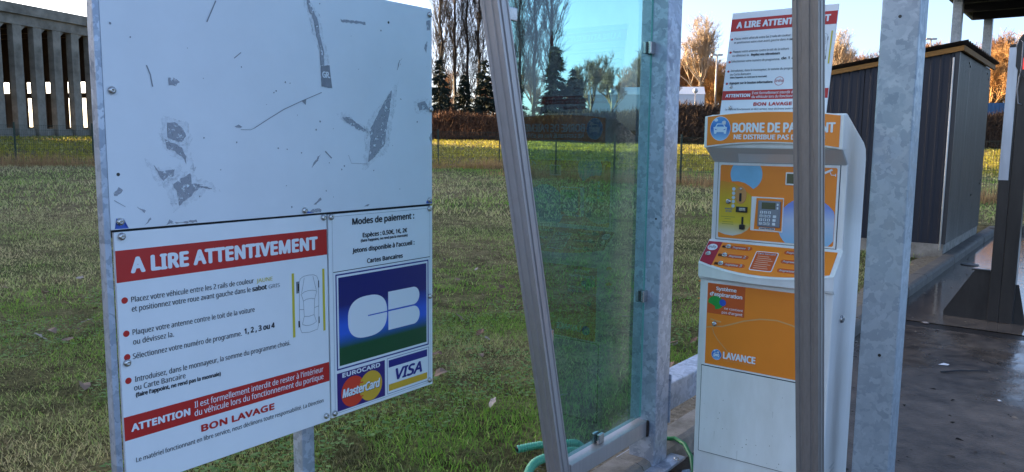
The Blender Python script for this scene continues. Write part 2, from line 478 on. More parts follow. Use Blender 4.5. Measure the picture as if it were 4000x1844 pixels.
GZ = np.where(near_edge, np.minimum(GZ, -.03), GZ)
nu, nv_ = GU.shape
idx = np.arange(nu * nv_).reshape(nu, nv_)
q = np.stack([idx[:-1, :-1], idx[1:, :-1], idx[1:, 1:], idx[:-1, 1:]], -1).reshape(-1, 4)
ground = np_mesh('ground', np.stack([GX, GY, GZ], -1).reshape(-1, 3), q[:, ::-1], ground_mat(), None, None, 4)
for p_ in ground.data.polygons: p_.use_smooth = True
setp(ground, 'winter meadow of short green and straw grass', None, None, 'structure')

# ------------------------------------------------------------------ wash lane
def lane_mat():
    m = bpy.data.materials.new('wet_concrete'); m.use_nodes = True
    nt = m.node_tree; p = nt.nodes['Principled BSDF']; L = nt.links.new
    tc = nt.nodes.new('ShaderNodeTexCoord')
    def noise(s, d=6, st=None):
        n = nt.nodes.new('ShaderNodeTexNoise'); n.inputs['Scale'].default_value = s; n.inputs['Detail'].default_value = d; n.inputs['Roughness'].default_value = .6
        if st:
            mp = nt.nodes.new('ShaderNodeMapping'); mp.inputs['Scale'].default_value = st; L(tc.outputs['Object'], mp.inputs['Vector']); L(mp.outputs['Vector'], n.inputs['Vector'])
        else: L(tc.outputs['Object'], n.inputs['Vector'])
        return n
    big = noise(.55, 5); fine = noise(45, 6); mid = noise(6, 6)
    cr = nt.nodes.new('ShaderNodeValToRGB'); e = cr.color_ramp.elements
    e[0].position = .40; e[0].color = (.026, .021, .018, 1); e[1].position = .62; e[1].color = (.15, .122, .098, 1)
    ad = nt.nodes.new('ShaderNodeMixRGB'); ad.inputs['Fac'].default_value = .4; L(big.outputs['Fac'], ad.inputs['Color1']); L(mid.outputs['Fac'], ad.inputs['Color2'])
    L(ad.outputs['Color'], cr.inputs['Fac']); L(cr.outputs['Color'], p.inputs['Base Color'])
    # wetness: the far half of the bay lies under water, the near part is only damp
    sp = nt.nodes.new('ShaderNodeSeparateXYZ'); L(tc.outputs['Object'], sp.inputs['Vector'])
    mr = nt.nodes.new('ShaderNodeMapRange'); mr.inputs['From Min'].default_value = 1.5; mr.inputs['From Max'].default_value = 6.0; mr.inputs['To Min'].default_value = -.16; mr.inputs['To Max'].default_value = .16
    L(sp.outputs['Y'], mr.inputs['Value'])
    wet = noise(.9, 5)
    sm = nt.nodes.new('ShaderNodeMath'); sm.operation = 'ADD'; L(wet.outputs['Fac'], sm.inputs[0]); L(mr.outputs['Result'], sm.inputs[1])
    rr = nt.nodes.new('ShaderNodeMapRange'); rr.inputs['From Min'].default_value = .38; rr.inputs['From Max'].default_value = .55; rr.inputs['To Min'].default_value = .48; rr.inputs['To Max'].default_value = .035
    L(sm.outputs[0], rr.inputs['Value']); L(rr.outputs['Result'], p.inputs['Roughness'])
    bs = nt.nodes.new('ShaderNodeMapRange'); bs.inputs['From Min'].default_value = .38; bs.inputs['From Max'].default_value = .55; bs.inputs['To Min'].default_value = .9; bs.inputs['To Max'].default_value = .08
    L(sm.outputs[0], bs.inputs['Value'])
    bp = nt.nodes.new('ShaderNodeBump'); bp.inputs['Distance'].default_value = .006; L(bs.outputs['Result'], bp.inputs['Strength']); L(fine.outputs['Fac'], bp.inputs['Height'])
    rip = noise(5, 3, (1, 2.2, 1))
    bp2 = nt.nodes.new('ShaderNodeBump'); bp2.inputs['Distance'].default_value = .03; bp2.inputs['Strength'].default_value = .06; L(rip.outputs['Fac'], bp2.inputs['Height']); L(bp.outputs['Normal'], bp2.inputs['Normal'])
    L(bp2.outputs['Normal'], p.inputs['Normal'])
    p.inputs['Specular IOR Level'].default_value = .5
    return m
lane_root = empty('wash_lane', site(0, 0, LANE_Z), ROT_SITE); setp(lane_root, 'wet dark concrete floor of the wash bay', None, None, 'structure')
def grid_sheet(name, x0, x1, y0, y1, z, m, parent, nx, ny):
    xs = np.linspace(x0, x1, nx + 1); ys = np.linspace(y0, y1, ny + 1)
    vs = [(x, y, z) for y in ys for x in xs]
    fs = [(j * (nx + 1) + i, j * (nx + 1) + i + 1, (j + 1) * (nx + 1) + i + 1, (j + 1) * (nx + 1) + i) for j in range(ny) for i in range(nx)]
    return pyd(name, vs, fs, m, parent)
LANE = lane_mat()
grid_sheet('lane_slab', -.10, 16.0, -9.0, 4.395, 0, LANE, lane_root, 4, 4)
grid_sheet('lane_slab', -.10, 16.0, 4.62, 14.6, 0, LANE, lane_root, 4, 4)
box('drain_channel', .02, 16.0, 4.40, 4.615, -.06, -.006, mat('drain_iron', (.035, .03, .027), .4, .3, var=.4, scale=30), lane_root)
# kerb: single stones
kerb = empty('kerb', site(0, 0, 0), ROT_SITE); setp(kerb, 'worn concrete kerb stones along the wash lane', None, None, 'structure')
y = -3.0; k = 0
while y < 13.2:
    ln = .97 + .04 * random.random()
    dz = random.uniform(-.006, .006); dx = random.uniform(-.006, .006)
    prism('kerb_stone', [(-.155 + dx, -.12), (-.002 + dx, -.12), (-.004 + dx, .018 + dz), (-.016 + dx, .045 + dz), (-.045 + dx, .055 + dz), (-.155 + dx, .055 + dz)], 'y', y, y + ln - .012, (CONC if y < 1.6 else KERB), kerb)
    y += ln
# curved end of the kerb turning to the right
for k in range(9):
    a0, a1 = R(180 - 10 * k), R(180 - 10 * (k + 1) + .6)
    cx, cy, ro, ri = 2.4, 13.25, 2.5, 2.35
    pts = [(cx + ro * math.cos(a0), cy + ro * math.sin(a0) * .6), (cx + ro * math.cos(a1), cy + ro * math.sin(a1) * .6), (cx + ri * math.cos(a1), cy + ri * math.sin(a1) * .6), (cx + ri * math.cos(a0), cy + ri * math.sin(a0) * .6)]
    prism('kerb_stone', pts, 'z', -.12, .07, KERB, kerb, .008)
# earth shoulder behind the curved kerb
shoulder = []
cx, cy = 2.4, 13.25
arc = [(cx + 2.49 * math.cos(R(180 - 9 * k)), cy + 2.49 * .6 * math.sin(R(180 - 9 * k))) for k in range(11)]
turf = prism('verge', [(-.11, 14.75)] + [(-.11, 13.26)] + arc + [(2.6, 14.75)][:1], 'z', -.2, .045, MATS.get('verge') or mat('verge_turf', (.075, .12, .022), .95, var=.5, scale=14, bump=.8, bscale=60), None)
turf.location = site(0, 0, 0); turf.rotation_euler = (0, 0, ROT_SITE); setp(turf, 'small green verge inside the kerb curve', None, None, 'structure')
# gravelly concrete strip between grass and kerb
strip = empty('concrete_strip', site(0, 0, 0), ROT_SITE); setp(strip, 'old gravelly concrete strip under the shelter', None, None, 'structure')
vs, fs = [], []
N = 40
for i in range(N + 1):
    yy = -1.6 + i * (14.0 / N)
    e = -.40 + .05 * math.sin(i * 1.7) + random.uniform(-.04, .04)
    for xx in (e - .06, e, -.28, -.158): vs.append((xx, yy, (-.05 if xx < e - .01 else 0.004) + random.uniform(-.003, .003)))
for i in range(N):
    for j in range(3): fs.append((i * 4 + j, i * 4 + j + 1, (i + 1) * 4 + j + 1, (i + 1) * 4 + j))
pyd('strip_slab', vs, fs, mat('gravel_concrete', (.25, .215, .16), .9, var=.6, scale=22, col2=(.09, .075, .05), bump=1.0, bscale=130), strip)

# ------------------------------------------------------------------ payment notice board (left)
SIGN_O = Vector((-1.244, 2.420, 0)); SIGN_RZ = math.atan2(U.y, U.x)
board = empty('notice_board', SIGN_O, SIGN_RZ, 'large white notice board with payment logos on galvanised posts', 'notice board')
TK = .012
def panel(name, x0, x1, z0, z1, m, zt=None):
    return box(name, x0, x1, 0, TK, z0, z1, m, board, .0015)
up = panel('upper_panel', -.008, 1.441, 1.259, 2.125, PANEL_UP); up['label'] = 'blank scuffed white upper panel'
pl = panel('instruction_panel', .0, .834, .405, 1.251, PANEL); pl['label'] = 'panel of washing instructions with red bands'
pr = panel('payment_panel', .842, 1.441, .410, 1.249, PANEL); pr['label'] = 'panel of payment methods and card logos'
box('backing_rail', 0, 1.44, TK + .001, TK + .022, 1.235, 1.275, DIRTY, board)
box('backing_rail', .82, .86, TK + .001, TK + .022, .43, 1.234, DIRTY, board)
# posts behind the panels
box('post', -.030, -.009, -.002, .036, -.3, 2.3, GALV, board, .003)
box('post', .72, .78, TK + .024, TK + .084, -.3, 2.05, GALV, board, .004)
box('post', 1.36, 1.42, TK + .024, TK + .084, .45, 2.05, GALV, board, .004)
INK = {'white': INK_WHITE, 'black': INK_BLACK, 'red': INK_RED, 'yellow': INK_YELLOW, 'grey': INK_GREY, 'visablue': INK_NAVY}
Y1, Y2, Y3, Y4, Y5 = -.0007, -.0014, -.0021, -.0028, -.0035
flat('red_band', rect(.001, .833, 1.091, 1.193), Y1, INK_RED, pl)
flat('red_band', rect(.001, .833, .572, .651), Y1, INK_RED, pl)
for row in [
    ('A LIRE ATTENTIVEMENT', 0.051, 1.119, 0.732, 0.0462, 'white', 'wide'),
    ('Placez votre véhicule entre les 2 rails de couleur', 0.044, 1.023, 0.450, 0.0178, 'black', 'reg'),
    ('JAUNE', 0.506, 1.022, 0.069, 0.0144, 'yellow', 'reg'),
    ('et positionnez votre roue avant gauche dans le', 0.044, 0.992, 0.436, 0.0179, 'black', 'reg'),
    ('sabot', 0.488, 0.993, 0.060, 0.0170, 'black', 'bold'),
    ('GRIS', 0.557, 0.993, 0.049, 0.0143, 'grey', 'reg'),
    ('Plaquez votre antenne contre le toit de la voiture', 0.043, 0.916, 0.451, 0.0178, 'black', 'reg'),
    ('ou dévissez la.', 0.043, 0.884, 0.138, 0.0179, 'black', 'reg'),
    ('Sélectionnez votre numéro de programme.', 0.040, 0.837, 0.398, 0.0179, 'black', 'reg'),
    ('1, 2 , 3 ou 4', 0.450, 0.841, 0.128, 0.0192, 'black', 'bold'),
    ('Introduisez, dans le monnayeur, la somme du programme choisi.', 0.043, 0.760, 0.603, 0.0181, 'black', 'reg'),
    ('ou Carte Bancaire', 0.039, 0.732, 0.177, 0.0181, 'black', 'reg'),
    ("(faire l'appoint, ne rend pas la monnaie)", 0.044, 0.710, 0.304, 0.0130, 'black', 'bold'),
    ('ATTENTION', 0.025, 0.599, 0.201, 0.0225, 'white', 'wide'),
    ("Il est formellement interdit de rester à l'intérieur", 0.245, 0.618, 0.557, 0.0215, 'white', 'reg'),
    ('du véhicule lors du fonctionnement du portique', 0.244, 0.588, 0.558, 0.0215, 'white', 'reg'),
    ('BON', 0.268, 0.526, 0.098, 0.0225, 'red', 'wide'), ('LAVAGE', .388, .526, .178, .0225, 'red', 'wide'),
    ('Le matériel fonctionnant en libre service, nous déclinons toute responsabilité. La Direction', 0.034, 0.491, 0.766, 0.0158, 'black', 'reg')]:
    text(*row[:5], INK[row[5]], row[6], Y2, pl)
for (bx, bz) in [(0.023, 1.032), (0.023, 0.924), (0.022, 0.847), (0.022, 0.769)]: flat('bullet', disc(bx, bz, .0105, n=18), Y1, INK_RED, pl)
# car-between-rails drawing
def car_drawing(parent, ox, oz, s, y, lw):
    f = lambda pts: [(ox + (a - .740) * s, oz + (b - .910) * s) for a, b in pts]
    flat('rail_print', f(rect(.661, .672, .785, 1.036)), y, INK_YELLOW, parent)
    flat('rail_print', f(rect(.807, .818, .785, 1.036)), y, INK_YELLOW, parent)
    flat('shoe_print', f(rect(.681, .695, .955, 1.001)), y, INK_GREY, parent)
    for a, b, c, d in ((.688, .695, .964, .992), (.785, .790, .964, .992), (.687, .694, .820, .846), (.784, .789, .820, .847)): flat('wheel_print', f(rect(a, b, c, d)), y - .0004, INK_BLACK, parent)
    out = [(.695, .995), (.700, 1.010), (.716, 1.018), (.740, 1.020), (.765, 1.018), (.780, 1.010), (.786, .995), (.787, .93), (.786, .86), (.784, .815), (.778, .797), (.740, .792), (.702, .797), (.695, .815), (.693, .86), (.694, .93)]
    line_flat('car_outline', f(out + out[:1]), lw, y - .0004, INK_GREY, parent)
    for pl_ in ([(.703, .949), (.72, .957), (.74, .959), (.76, .957), (.778, .952)], [(.713, .921), (.728, .926), (.752, .926), (.767, .921)], [(.715, .859), (.74, .856), (.763, .859)], [(.706, .829), (.722, .822), (.74, .820), (.758, .822), (.773, .829)],
                [(.719, 1.012), (.712, .98), (.705, .953)], [(.761, 1.013), (.769, .98), (.776, .956)], [(.703, .949), (.713, .921), (.715, .859), (.706, .829)], [(.778, .952), (.767, .921), (.763, .859), (.773, .829)], [(.694, .89), (.714, .887)], [(.787, .89), (.766, .887)]):
        line_flat('car_outline', f(pl_), lw, y - .0004, INK_GREY, parent)
car_drawing(pl, .740, .910, 1.0, Y1, .0016)
# right panel print
for row in [
    ('Modes de paiement :', 0.966, 1.200, 0.356, 0.0247, 'black', 'bold'),
    ('Espèces : 0.50€, 1€, 2€', 1.021, 1.143, 0.257, 0.0173, 'black', 'bold'),
    ("(faire l'appoint, ne rend pas la monnaie)", 1.010, 1.124, 0.271, 0.0104, 'black', 'bold'),
    ("Jetons disponible à l'accueil :", 0.964, 1.083, 0.359, 0.0180, 'black', 'bold'),
    ('Cartes Bancaires', 1.043, 1.032, 0.207, 0.0176, 'black', 'bold')]:
    text(*row[:5], INK[row[5]], row[6], Y2, pr)
line_flat('sticker_edge', [(.862, 1.014), (1.424, 1.016)], .003, Y1, DIRTY, pr)
frame_flat('sticker_edge', .860, 1.425, .423, 1.240, .0012, Y1, INK_GREY, pr)
frame_flat('card_frame', .8725, 1.4145, .604, 1.004, .006, Y1, INK_NAVY, pr)
def grad_mat():
    m = bpy.data.materials.new('logo_gradient'); m.use_nodes = True; nt = m.node_tree; p = nt.nodes['Principled BSDF']
    tc = nt.nodes.new('ShaderNodeTexCoord'); sp = nt.nodes.new('ShaderNodeSeparateXYZ'); nt.links.new(tc.outputs['Object'], sp.inputs['Vector'])
    mr = nt.nodes.new('ShaderNodeMapRange'); mr.inputs['From Min'].default_value = .616; mr.inputs['From Max'].default_value = .992; nt.links.new(sp.outputs['Z'], mr.inputs['Value'])
    cr = nt.nodes.new('ShaderNodeValToRGB'); e = cr.color_ramp.elements
    e[0].position = .20; e[0].color = (.010, .075, .024, 1); e[1].position = .36; e[1].color = (.03, .12, .62, 1)
    x = e.new(.46); x.color = (.03, .11, .60, 1); x = e.new(.68); x.color = (.014, .012, .14, 1)
    nt.links.new(mr.outputs['Result'], cr.inputs['Fac']); nt.links.new(cr.outputs['Color'], p.inputs['Base Color']); p.inputs['Roughness'].default_value = .38
    return m
flat('logo_field', rect(.887, 1.401, .620, .989), Y1, grad_mat(), pr)
def superell(cx, cz, rx, rz, n, t0, t1, k=2.6):
    out = []
    for i in range(n + 1):
        t = t0 + (t1 - t0) * i / n; c, s = math.cos(t), math.sin(t)
        out.append((cx + rx * math.copysign(abs(c) ** (2 / k), c), cz + rz * math.copysign(abs(s) ** (2 / k), s)))
    return out
cu_ = superell(1.044, .804, .110, .089, 22, R(2.5), R(180)); cl_ = superell(1.044, .804, .110, .089, 22, R(180), R(357.5))
flat('letter_c', [(1.153, .8085)] + cu_[:-1] + [(.9342, .8085)], Y2, INK_WHITE, pr)
flat('letter_c', [(.9342, .8035)] + cl_[1:] + [(1.153, .8035)], Y2, INK_WHITE, pr)
flat('letter_c', rect(.9341, 1.044, .8035, .8085), Y2, INK_WHITE, pr)
flat('letter_b', [(1.161, .891), (1.315, .891)] + [(1.315 + .039 * math.sin(R(t)), .851 + .040 * math.cos(R(t))) for t in range(10, 180, 10)] + [(1.315, .811), (1.161, .811)], Y2, INK_WHITE, pr)
flat('letter_b', [(1.161, .804), (1.316, .804)] + [(1.316 + .039 * math.sin(R(t)), .7625 + .0415 * math.cos(R(t))) for t in range(10, 180, 10)] + [(1.316, .721), (1.161, .721)], Y2, INK_WHITE, pr)
flat('card_logo_field', rect(.872, 1.138, .430, .591), Y1, mat('print_violet', (.035, .012, .16), .4), pr)
text('EUROCARD', 0.901, 0.569, 0.207, 0.0168, INK_WHITE, 'wide', Y2, pr)
flat('logo_disc', disc(.957, .4975, .0655), Y2, INK_MCRED, pr)
flat('logo_disc', disc(1.055, .4975, .0655), Y2 - .0002, INK_GOLD, pr)
for i, zz in enumerate((.532, .521, .510, .483, .472, .461)):
    x0 = .9895 + abs(zz - .4975) * .25
    flat('logo_bar', rect(x0, 1.012, zz, zz + .0055), Y3, INK_MCRED if i % 2 else INK_GOLD, pr)
text('MasterCard', 0.901, 0.4800, 0.207, 0.034, INK_BLACK, 'ital', Y3 - .0003, pr)
text('MasterCard', 0.899, 0.4825, 0.207, 0.034, INK_WHITE, 'ital', Y4, pr)
frame_flat('card_frame', 1.1515, 1.4155, .432, .594, .002, Y1, INK_NAVY, pr)
flat('logo_bar', rect(1.161, 1.404, .551, .584), Y1, INK_NAVY, pr)
flat('logo_bar', rect(1.161, 1.404, .4445, .4745), Y1, INK_GOLD, pr)
text('VISA', 1.205, 0.488, 0.162, 0.0476, INK_NAVY, 'ital', Y2, pr)
# bolts
for (x, z) in [(0.023, 1.237), (0.02, 0.829), (0.812, 0.43), (0.817, 1.24)]: dome_screw(x, z, -.0015, .0125, pl)
for (x, z) in [(0.855, 1.239), (1.42, 1.237), (1.422, 0.832), (0.856, 0.428), (1.418, 0.434)]: dome_screw(x, z, -.0015, .0125, pr)
for (x, z) in [(0.016, 1.69), (0.021, 1.284), (1.424, 2.098), (1.431, 1.684), (1.421, 1.277), (0.727, 1.274)]: dome_screw(x, z, -.0015, .0125, up)
for (x, z) in [(0.023, 1.432), (1.178, 2.035)]: flat('hole', disc(x, z, .0055, n=12), Y1, BLACK, up)
flat('blue_tape', [(.004, 1.262), (.048, 1.261), (.036, 1.270), (.033, 1.293), (.010, 1.295), (.012, 1.270)], Y1, INK_BLUE, up)
flat('blue_tape', [(1.402, 1.262), (1.440, 1.262), (1.440, 1.285), (1.415, 1.283), (1.402, 1.270)], Y1, INK_BLUE, up)
flat('blue_tape', [(.735, 1.262), (.775, 1.262), (.745, 1.270)], Y1, INK_BLUE, up)
# glue remains and scratches left by an old sticker
def scuff_mat(lo=.38, hi=.50, mx_=.85):
    m = bpy.data.materials.new('glue_residue'); m.use_nodes = True; nt = m.node_tree; p = nt.nodes['Principled BSDF']; out = nt.nodes['Material Output']
    p.inputs['Base Color'].default_value = (.34, .35, .39, 1); p.inputs['Roughness'].default_value = .6
    tc = nt.nodes.new('ShaderNodeTexCoord'); n = nt.nodes.new('ShaderNodeTexNoise'); n.inputs['Scale'].default_value = 48; n.inputs['Detail'].default_value = 6; n.inputs['Roughness'].default_value = .7
    nt.links.new(tc.outputs['Object'], n.inputs['Vector'])
    mr = nt.nodes.new('ShaderNodeMapRange'); mr.inputs['From Min'].default_value = lo; mr.inputs['From Max'].default_value = hi; mr.inputs['To Max'].default_value = mx_; nt.links.new(n.outputs['Fac'], mr.inputs['Value'])
    t = nt.nodes.new('ShaderNodeBsdfTransparent'); mx = nt.nodes.new('ShaderNodeMixShader')
    nt.links.new(mr.outputs['Result'], mx.inputs['Fac']); nt.links.new(t.outputs[0], mx.inputs[1]); nt.links.new(p.outputs[0], mx.inputs[2]); nt.links.new(mx.outputs[0], out.inputs['Surface'])
    return m
SCUFF = scuff_mat()
SMEAR = scuff_mat(.42, .75, .26)
SCUFF2 = mat('glue_dark', (.27, .28, .315), .6, var=.3, scale=40)
def jag(pts, a=.004):
    out = []
    for i, p in enumerate(pts):
        q = pts[(i + 1) % len(pts)]; n = max(2, int(math.hypot(q[0] - p[0], q[1] - p[1]) / .008))
        for k in range(n):
            t = k / n; out.append((p[0] + (q[0] - p[0]) * t + random.uniform(-a, a), p[1] + (q[1] - p[1]) * t + random.uniform(-a, a)))
    return out
SCR = [
    [(0.192, 1.595), (0.216, 1.598), (0.24, 1.583), (0.253, 1.553), (0.238, 1.532), (0.214, 1.537), (0.19, 1.55)],
    [(0.18, 1.543), (0.199, 1.53), (0.22, 1.527), (0.24, 1.514), (0.25, 1.484), (0.252, 1.459), (0.236, 1.484), (0.212, 1.504), (0.188, 1.511)],
    [(0.137, 1.461), (0.155, 1.44), (0.189, 1.44), (0.21, 1.45), (0.205, 1.418), (0.184, 1.423), (0.167, 1.406)],
    [(0.199, 1.393), (0.225, 1.409), (0.265, 1.431), (0.267, 1.394), (0.296, 1.393), (0.34, 1.374), (0.292, 1.38), (0.265, 1.354), (0.221, 1.323), (0.213, 1.373)],
    [(0.201, 1.742), (0.219, 1.744), (0.239, 1.731), (0.225, 1.716), (0.201, 1.716)],
    [(0.008, 1.379), (0.024, 1.391), (0.036, 1.381), (0.016, 1.363), (0.006, 1.367)],
    [(0.759, 2.066), (0.77, 2.024), (0.799, 1.976), (0.798, 1.947), (0.817, 1.882), (0.819, 1.829), (0.835, 1.831), (0.834, 1.883), (0.815, 1.949), (0.813, 1.993), (0.786, 2.034), (0.771, 2.068)],
    [(1.193, 1.756), (1.179, 1.668), (1.167, 1.617), (1.147, 1.525), (1.095, 1.476), (1.056, 1.455), (1.063, 1.501), (1.072, 1.55), (1.064, 1.582), (1.098, 1.632), (1.138, 1.691)],
    [(1.261, 1.898), (1.243, 1.88), (1.223, 1.837), (1.235, 1.879)],
    [(0.921, 2.016), (1.049, 2.02), (1.049, 2.01), (0.925, 2.006)],
    [(0.923, 1.635), (0.959, 1.636), (1.048, 1.586), (1.031, 1.578), (0.938, 1.616)],
    [(0.81, 1.49), (0.795, 1.463), (0.764, 1.437), (0.776, 1.46)],
    [(1.347, 1.708), (1.395, 1.719), (1.42, 1.685), (1.357, 1.678)],
    [(0.772, 1.294), (0.806, 1.32), (0.811, 1.311), (0.782, 1.294)],
    [(0.752, 1.263), (0.767, 1.279), (0.805, 1.277), (0.808, 1.263)],
    [(0.17, 1.264), (0.181, 1.279), (0.205, 1.267), (0.28, 1.272), (0.28, 1.263)],
    [(0.438, 1.589), (0.452, 1.594), (0.468, 1.587), (0.452, 1.583)],
    [(1.42, 1.56), (1.436, 1.52), (1.438, 1.58)], [(1.405, 2.07), (1.43, 2.075), (1.43, 2.03), (1.41, 2.03)], [(1.39, 1.95), (1.41, 1.985), (1.405, 1.93)],
    [(.075, 1.33), (.105, 1.315), (.10, 1.308)], [(.10, 1.27), (.122, 1.292), (.118, 1.28)], [(1.03, 1.27), (1.06, 1.28), (1.05, 1.272)]]
for i, s in enumerate(SCR):
    flat('glue_mark', jag(s, .0025), Y1 - .0003 - .00002 * i, SCUFF, up)
    if i in (0, 1, 2, 3, 6, 7, 10, 12):
        cx_, cz_ = sum(p[0] for p in s) / len(s), sum(p[1] for p in s) / len(s)
        flat('glue_smear', jag([(cx_ + (a - cx_) * 1.35 + math.copysign(.012, a - cx_), min(2.12, cz_ + (b - cz_) * 1.2 + math.copysign(.010, b - cz_))) for a, b in s], .007), Y1 - .00001 * i, SMEAR, up)
flat('sticker_remnant', jag([(0.819, 1.829), (0.862, 1.833), (0.872, 1.745), (0.820, 1.750)], .0012), Y2, SCUFF2, up)
text('GR.', .826, 1.785, .036, .022, PANEL_UP, 'bold', Y3, up)
for s, w in [([(0.515, 1.584), (0.575, 1.618), (0.645, 1.656), (0.726, 1.69), (0.821, 1.727)], .0028), ([(0.95, 1.485), (0.965, 1.451), (1.049, 1.447)], .0014), ([(0.833, 1.5), (0.864, 1.473)], .005), ([(0.443, 1.824), (0.471, 1.846)], .003),
             ([(0.129, 1.775), (0.14, 1.747), (0.146, 1.709)], .004), ([(0.38, 2.009), (0.344, 1.935)], .004), ([(.46, 1.578), (.50, 1.578), (.515, 1.584)], .0018), ([(.006, 1.352), (.04, 1.33)], .0015), ([(.28, 1.39), (.34, 1.374)], .002)]:
    line_flat('scratch', s, w, Y2, SCUFF2, up)
flat('glue_mark', [(0.725, 1.69), (0.747, 1.697), (0.744, 1.676)], Y2, SCUFF2, up)
for k in range(46):
    x, z = random.uniform(.02, 1.42), random.uniform(1.28, 2.1); r_ = random.uniform(.001, .004)
    flat('speck', [(x + r_ * random.uniform(.5, 1.6) * math.cos(a), z + r_ * random.uniform(.5, 1.6) * math.sin(a)) for a in np.linspace(0, 5.4, 6)], Y1 - .0006, SCUFF2, up)

# ------------------------------------------------------------------ shelter: two posts, sloping aluminium uprights, glass
def square_post(root, x0, x1, y0, y1, z0, z1, m): return box('post', x0, x1, y0, y1, z0, z1, m, root, .006)
def upright_section():
    w, d = .036, .031
    return [(-w, -d), (-.024, -d), (-.022, -d + .0035), (-.012, -d + .0035), (-.010, -d), (.010, -d), (.012, -d + .0035), (.020, -d + .0035), (.022, -d), (w, -d),
            (w, -.020), (w - .006, -.018), (w - .006, -.010), (w, -.008), (w, .012), (w - .004, .014), (w - .004, .024), (w, .026), (w, d), (-w, d)]
def upright(root, x, ub, zb, ut, zt, m, name='sloping_upright'):
    sec = upright_section(); n = len(sec)
    vs = [(x + a, ub + b, zb) for a, b in sec] + [(x + a, ut + b, zt) for a, b in sec]
    fs = [tuple(range(n)), tuple(range(2 * n - 1, n - 1, -1))] + [(i, n + i, n + (i + 1) % n, (i + 1) % n) for i in range(n)]
    bm = bmesh.new(); bv = [bm.verts.new(v) for v in vs]
    for f in fs: bm.faces.new([bv[i] for i in f])
    return from_bm(name, bm, m, root)
def clip(root, x, y, z, sx, sy, sz):
    o = box('glass_clip', x - sx / 2 - .006, x - .0055, y - sy / 2, y + sy / 2, z - sz / 2, z + sz / 2, STEEL, root, .004)
    box('clip_cheek', x + .0055, x + sx / 2 + .006, y - sy / 2, y + sy / 2, z - sz / 2, z + sz / 2, STEEL, o, .004)
    box('clip_gasket', x - .0054, x + .0054, y - sy / 2 + .004, y + sy / 2 - .004, z - sz / 2 + .003, z + sz / 2 - .002, RUBBER, o)
    return o
sh1 = empty('shelter_screen', site(0, 0), ROT_SITE, 'teal glass screen between sloping aluminium upright and galvanised post', 'glass screen')
square_post(sh1, -.135, 0, 0, .135, .02, 2.75, GALV)
box('base_plate', -.20, .065, -.075, .21, .006, .020, GALV, sh1, .002)
dome_screw(0, 0, 0, .014, sh1).matrix_local = Matrix.Translation((-.10, -.045, .02)) @ Matrix.Rotation(-PI / 2, 4, 'X')
dome_screw(0, 0, 0, .014, sh1).matrix_local = Matrix.Translation((.045, .15, .02)) @ Matrix.Rotation(-PI / 2, 4, 'X')
prism('drain_hole', [(-.075, .022), (-.045, .022), (-.062, .050)], 'y', -.0015, .0, BLACK, sh1)
box('bottom_rail', -.118, -.039, -.655, -.001, .168, .238, ALU, sh1, .003)
prism('weld_bead', [(-.040, .160), (-.030, .165), (-.028, .2), (-.030, .240), (-.040, .244)], 'y', -.012, -.0005, mat('weld', (.07, .055, .05), .5, .6, var=.5, scale=60), sh1, .003)
upright(sh1, -.08, -.690 + .0517, .0, -1.135 - .10, 2.45, ALU)
gl = prism('glass_pane', [(-.002 - 0.0, .252), (-.640, .252), (-1.165, 2.42), (-.002, 2.42)], 'x', -.0845, -.0755, GLASS, sh1)
box('glass_edge', -.0848, -.0752, -.0018, -.0006, .252, 2.42, mat('glass_edge', (.45, .66, .62), .2), sh1)
clip(sh1, -.08, -.022, 1.967, .03, .042, .055); clip(sh1, -.08, -.022, .838, .03, .042, .055)
clip(sh1, -.08, -.385, .262, .03, .04, .045)
clip(sh1, -.08, -.80, .80, .03, .06, .045); clip(sh1, -.08, -1.055, 1.98, .03, .06, .045)
for z_ in (1.2,): flat('hole', disc(-.03, z_, .005, n=10), -.001, BLACK, sh1)
# low bumper beam running back from the first post
beam = empty('bumper_beam', site(0, 0), ROT_SITE, 'low galvanised square beam behind the payment kiosk', 'beam')
box('beam_tube', -.132, -.002, .137, 3.1, .252, .388, GALV, beam, .006)
box('end_plate', -.15, .008, .136, .142, .20, .44, GALV, beam)
for yy in (1.6, 3.0): box('leg', -.11, -.03, yy, yy + .08, .0, .2515, GALV, beam)

P2 = site(0, 0); P2v = (Vector((1.545, 3.05, 0)) - PC); p2u, p2v = P2v.dot(U), P2v.dot(V)
sh2 = empty('shelter_post', site(p2u, p2v, LANE_Z), ROT_SITE, 'wide galvanised steel post on the right of the kiosk', 'post')
square_post(sh2, -.14, 0, 0, .14, .014, 2.85, GALV2)
box('base_plate', -.20, .06, -.07, .20, 0, .013, GALV2, sh2, .002)
for z_, x_ in ((2.10, -.072), (.76, -.062)): flat('hole', disc(x_, z_ , .0065, n=12), -.001, BLACK, sh2)
up2 = empty('sloping_upright', site(p2u, p2v, LANE_Z), ROT_SITE, 'dark aluminium upright leaning in front of the kiosk', 'upright')
upright(up2, -.085, -.735 + .045, 0, -1.172, 2.5, ALU_D, 'extrusion')
box('foot_plate', -.15, -.02, -.74, -.60, -.001, .012, GALV, up2)

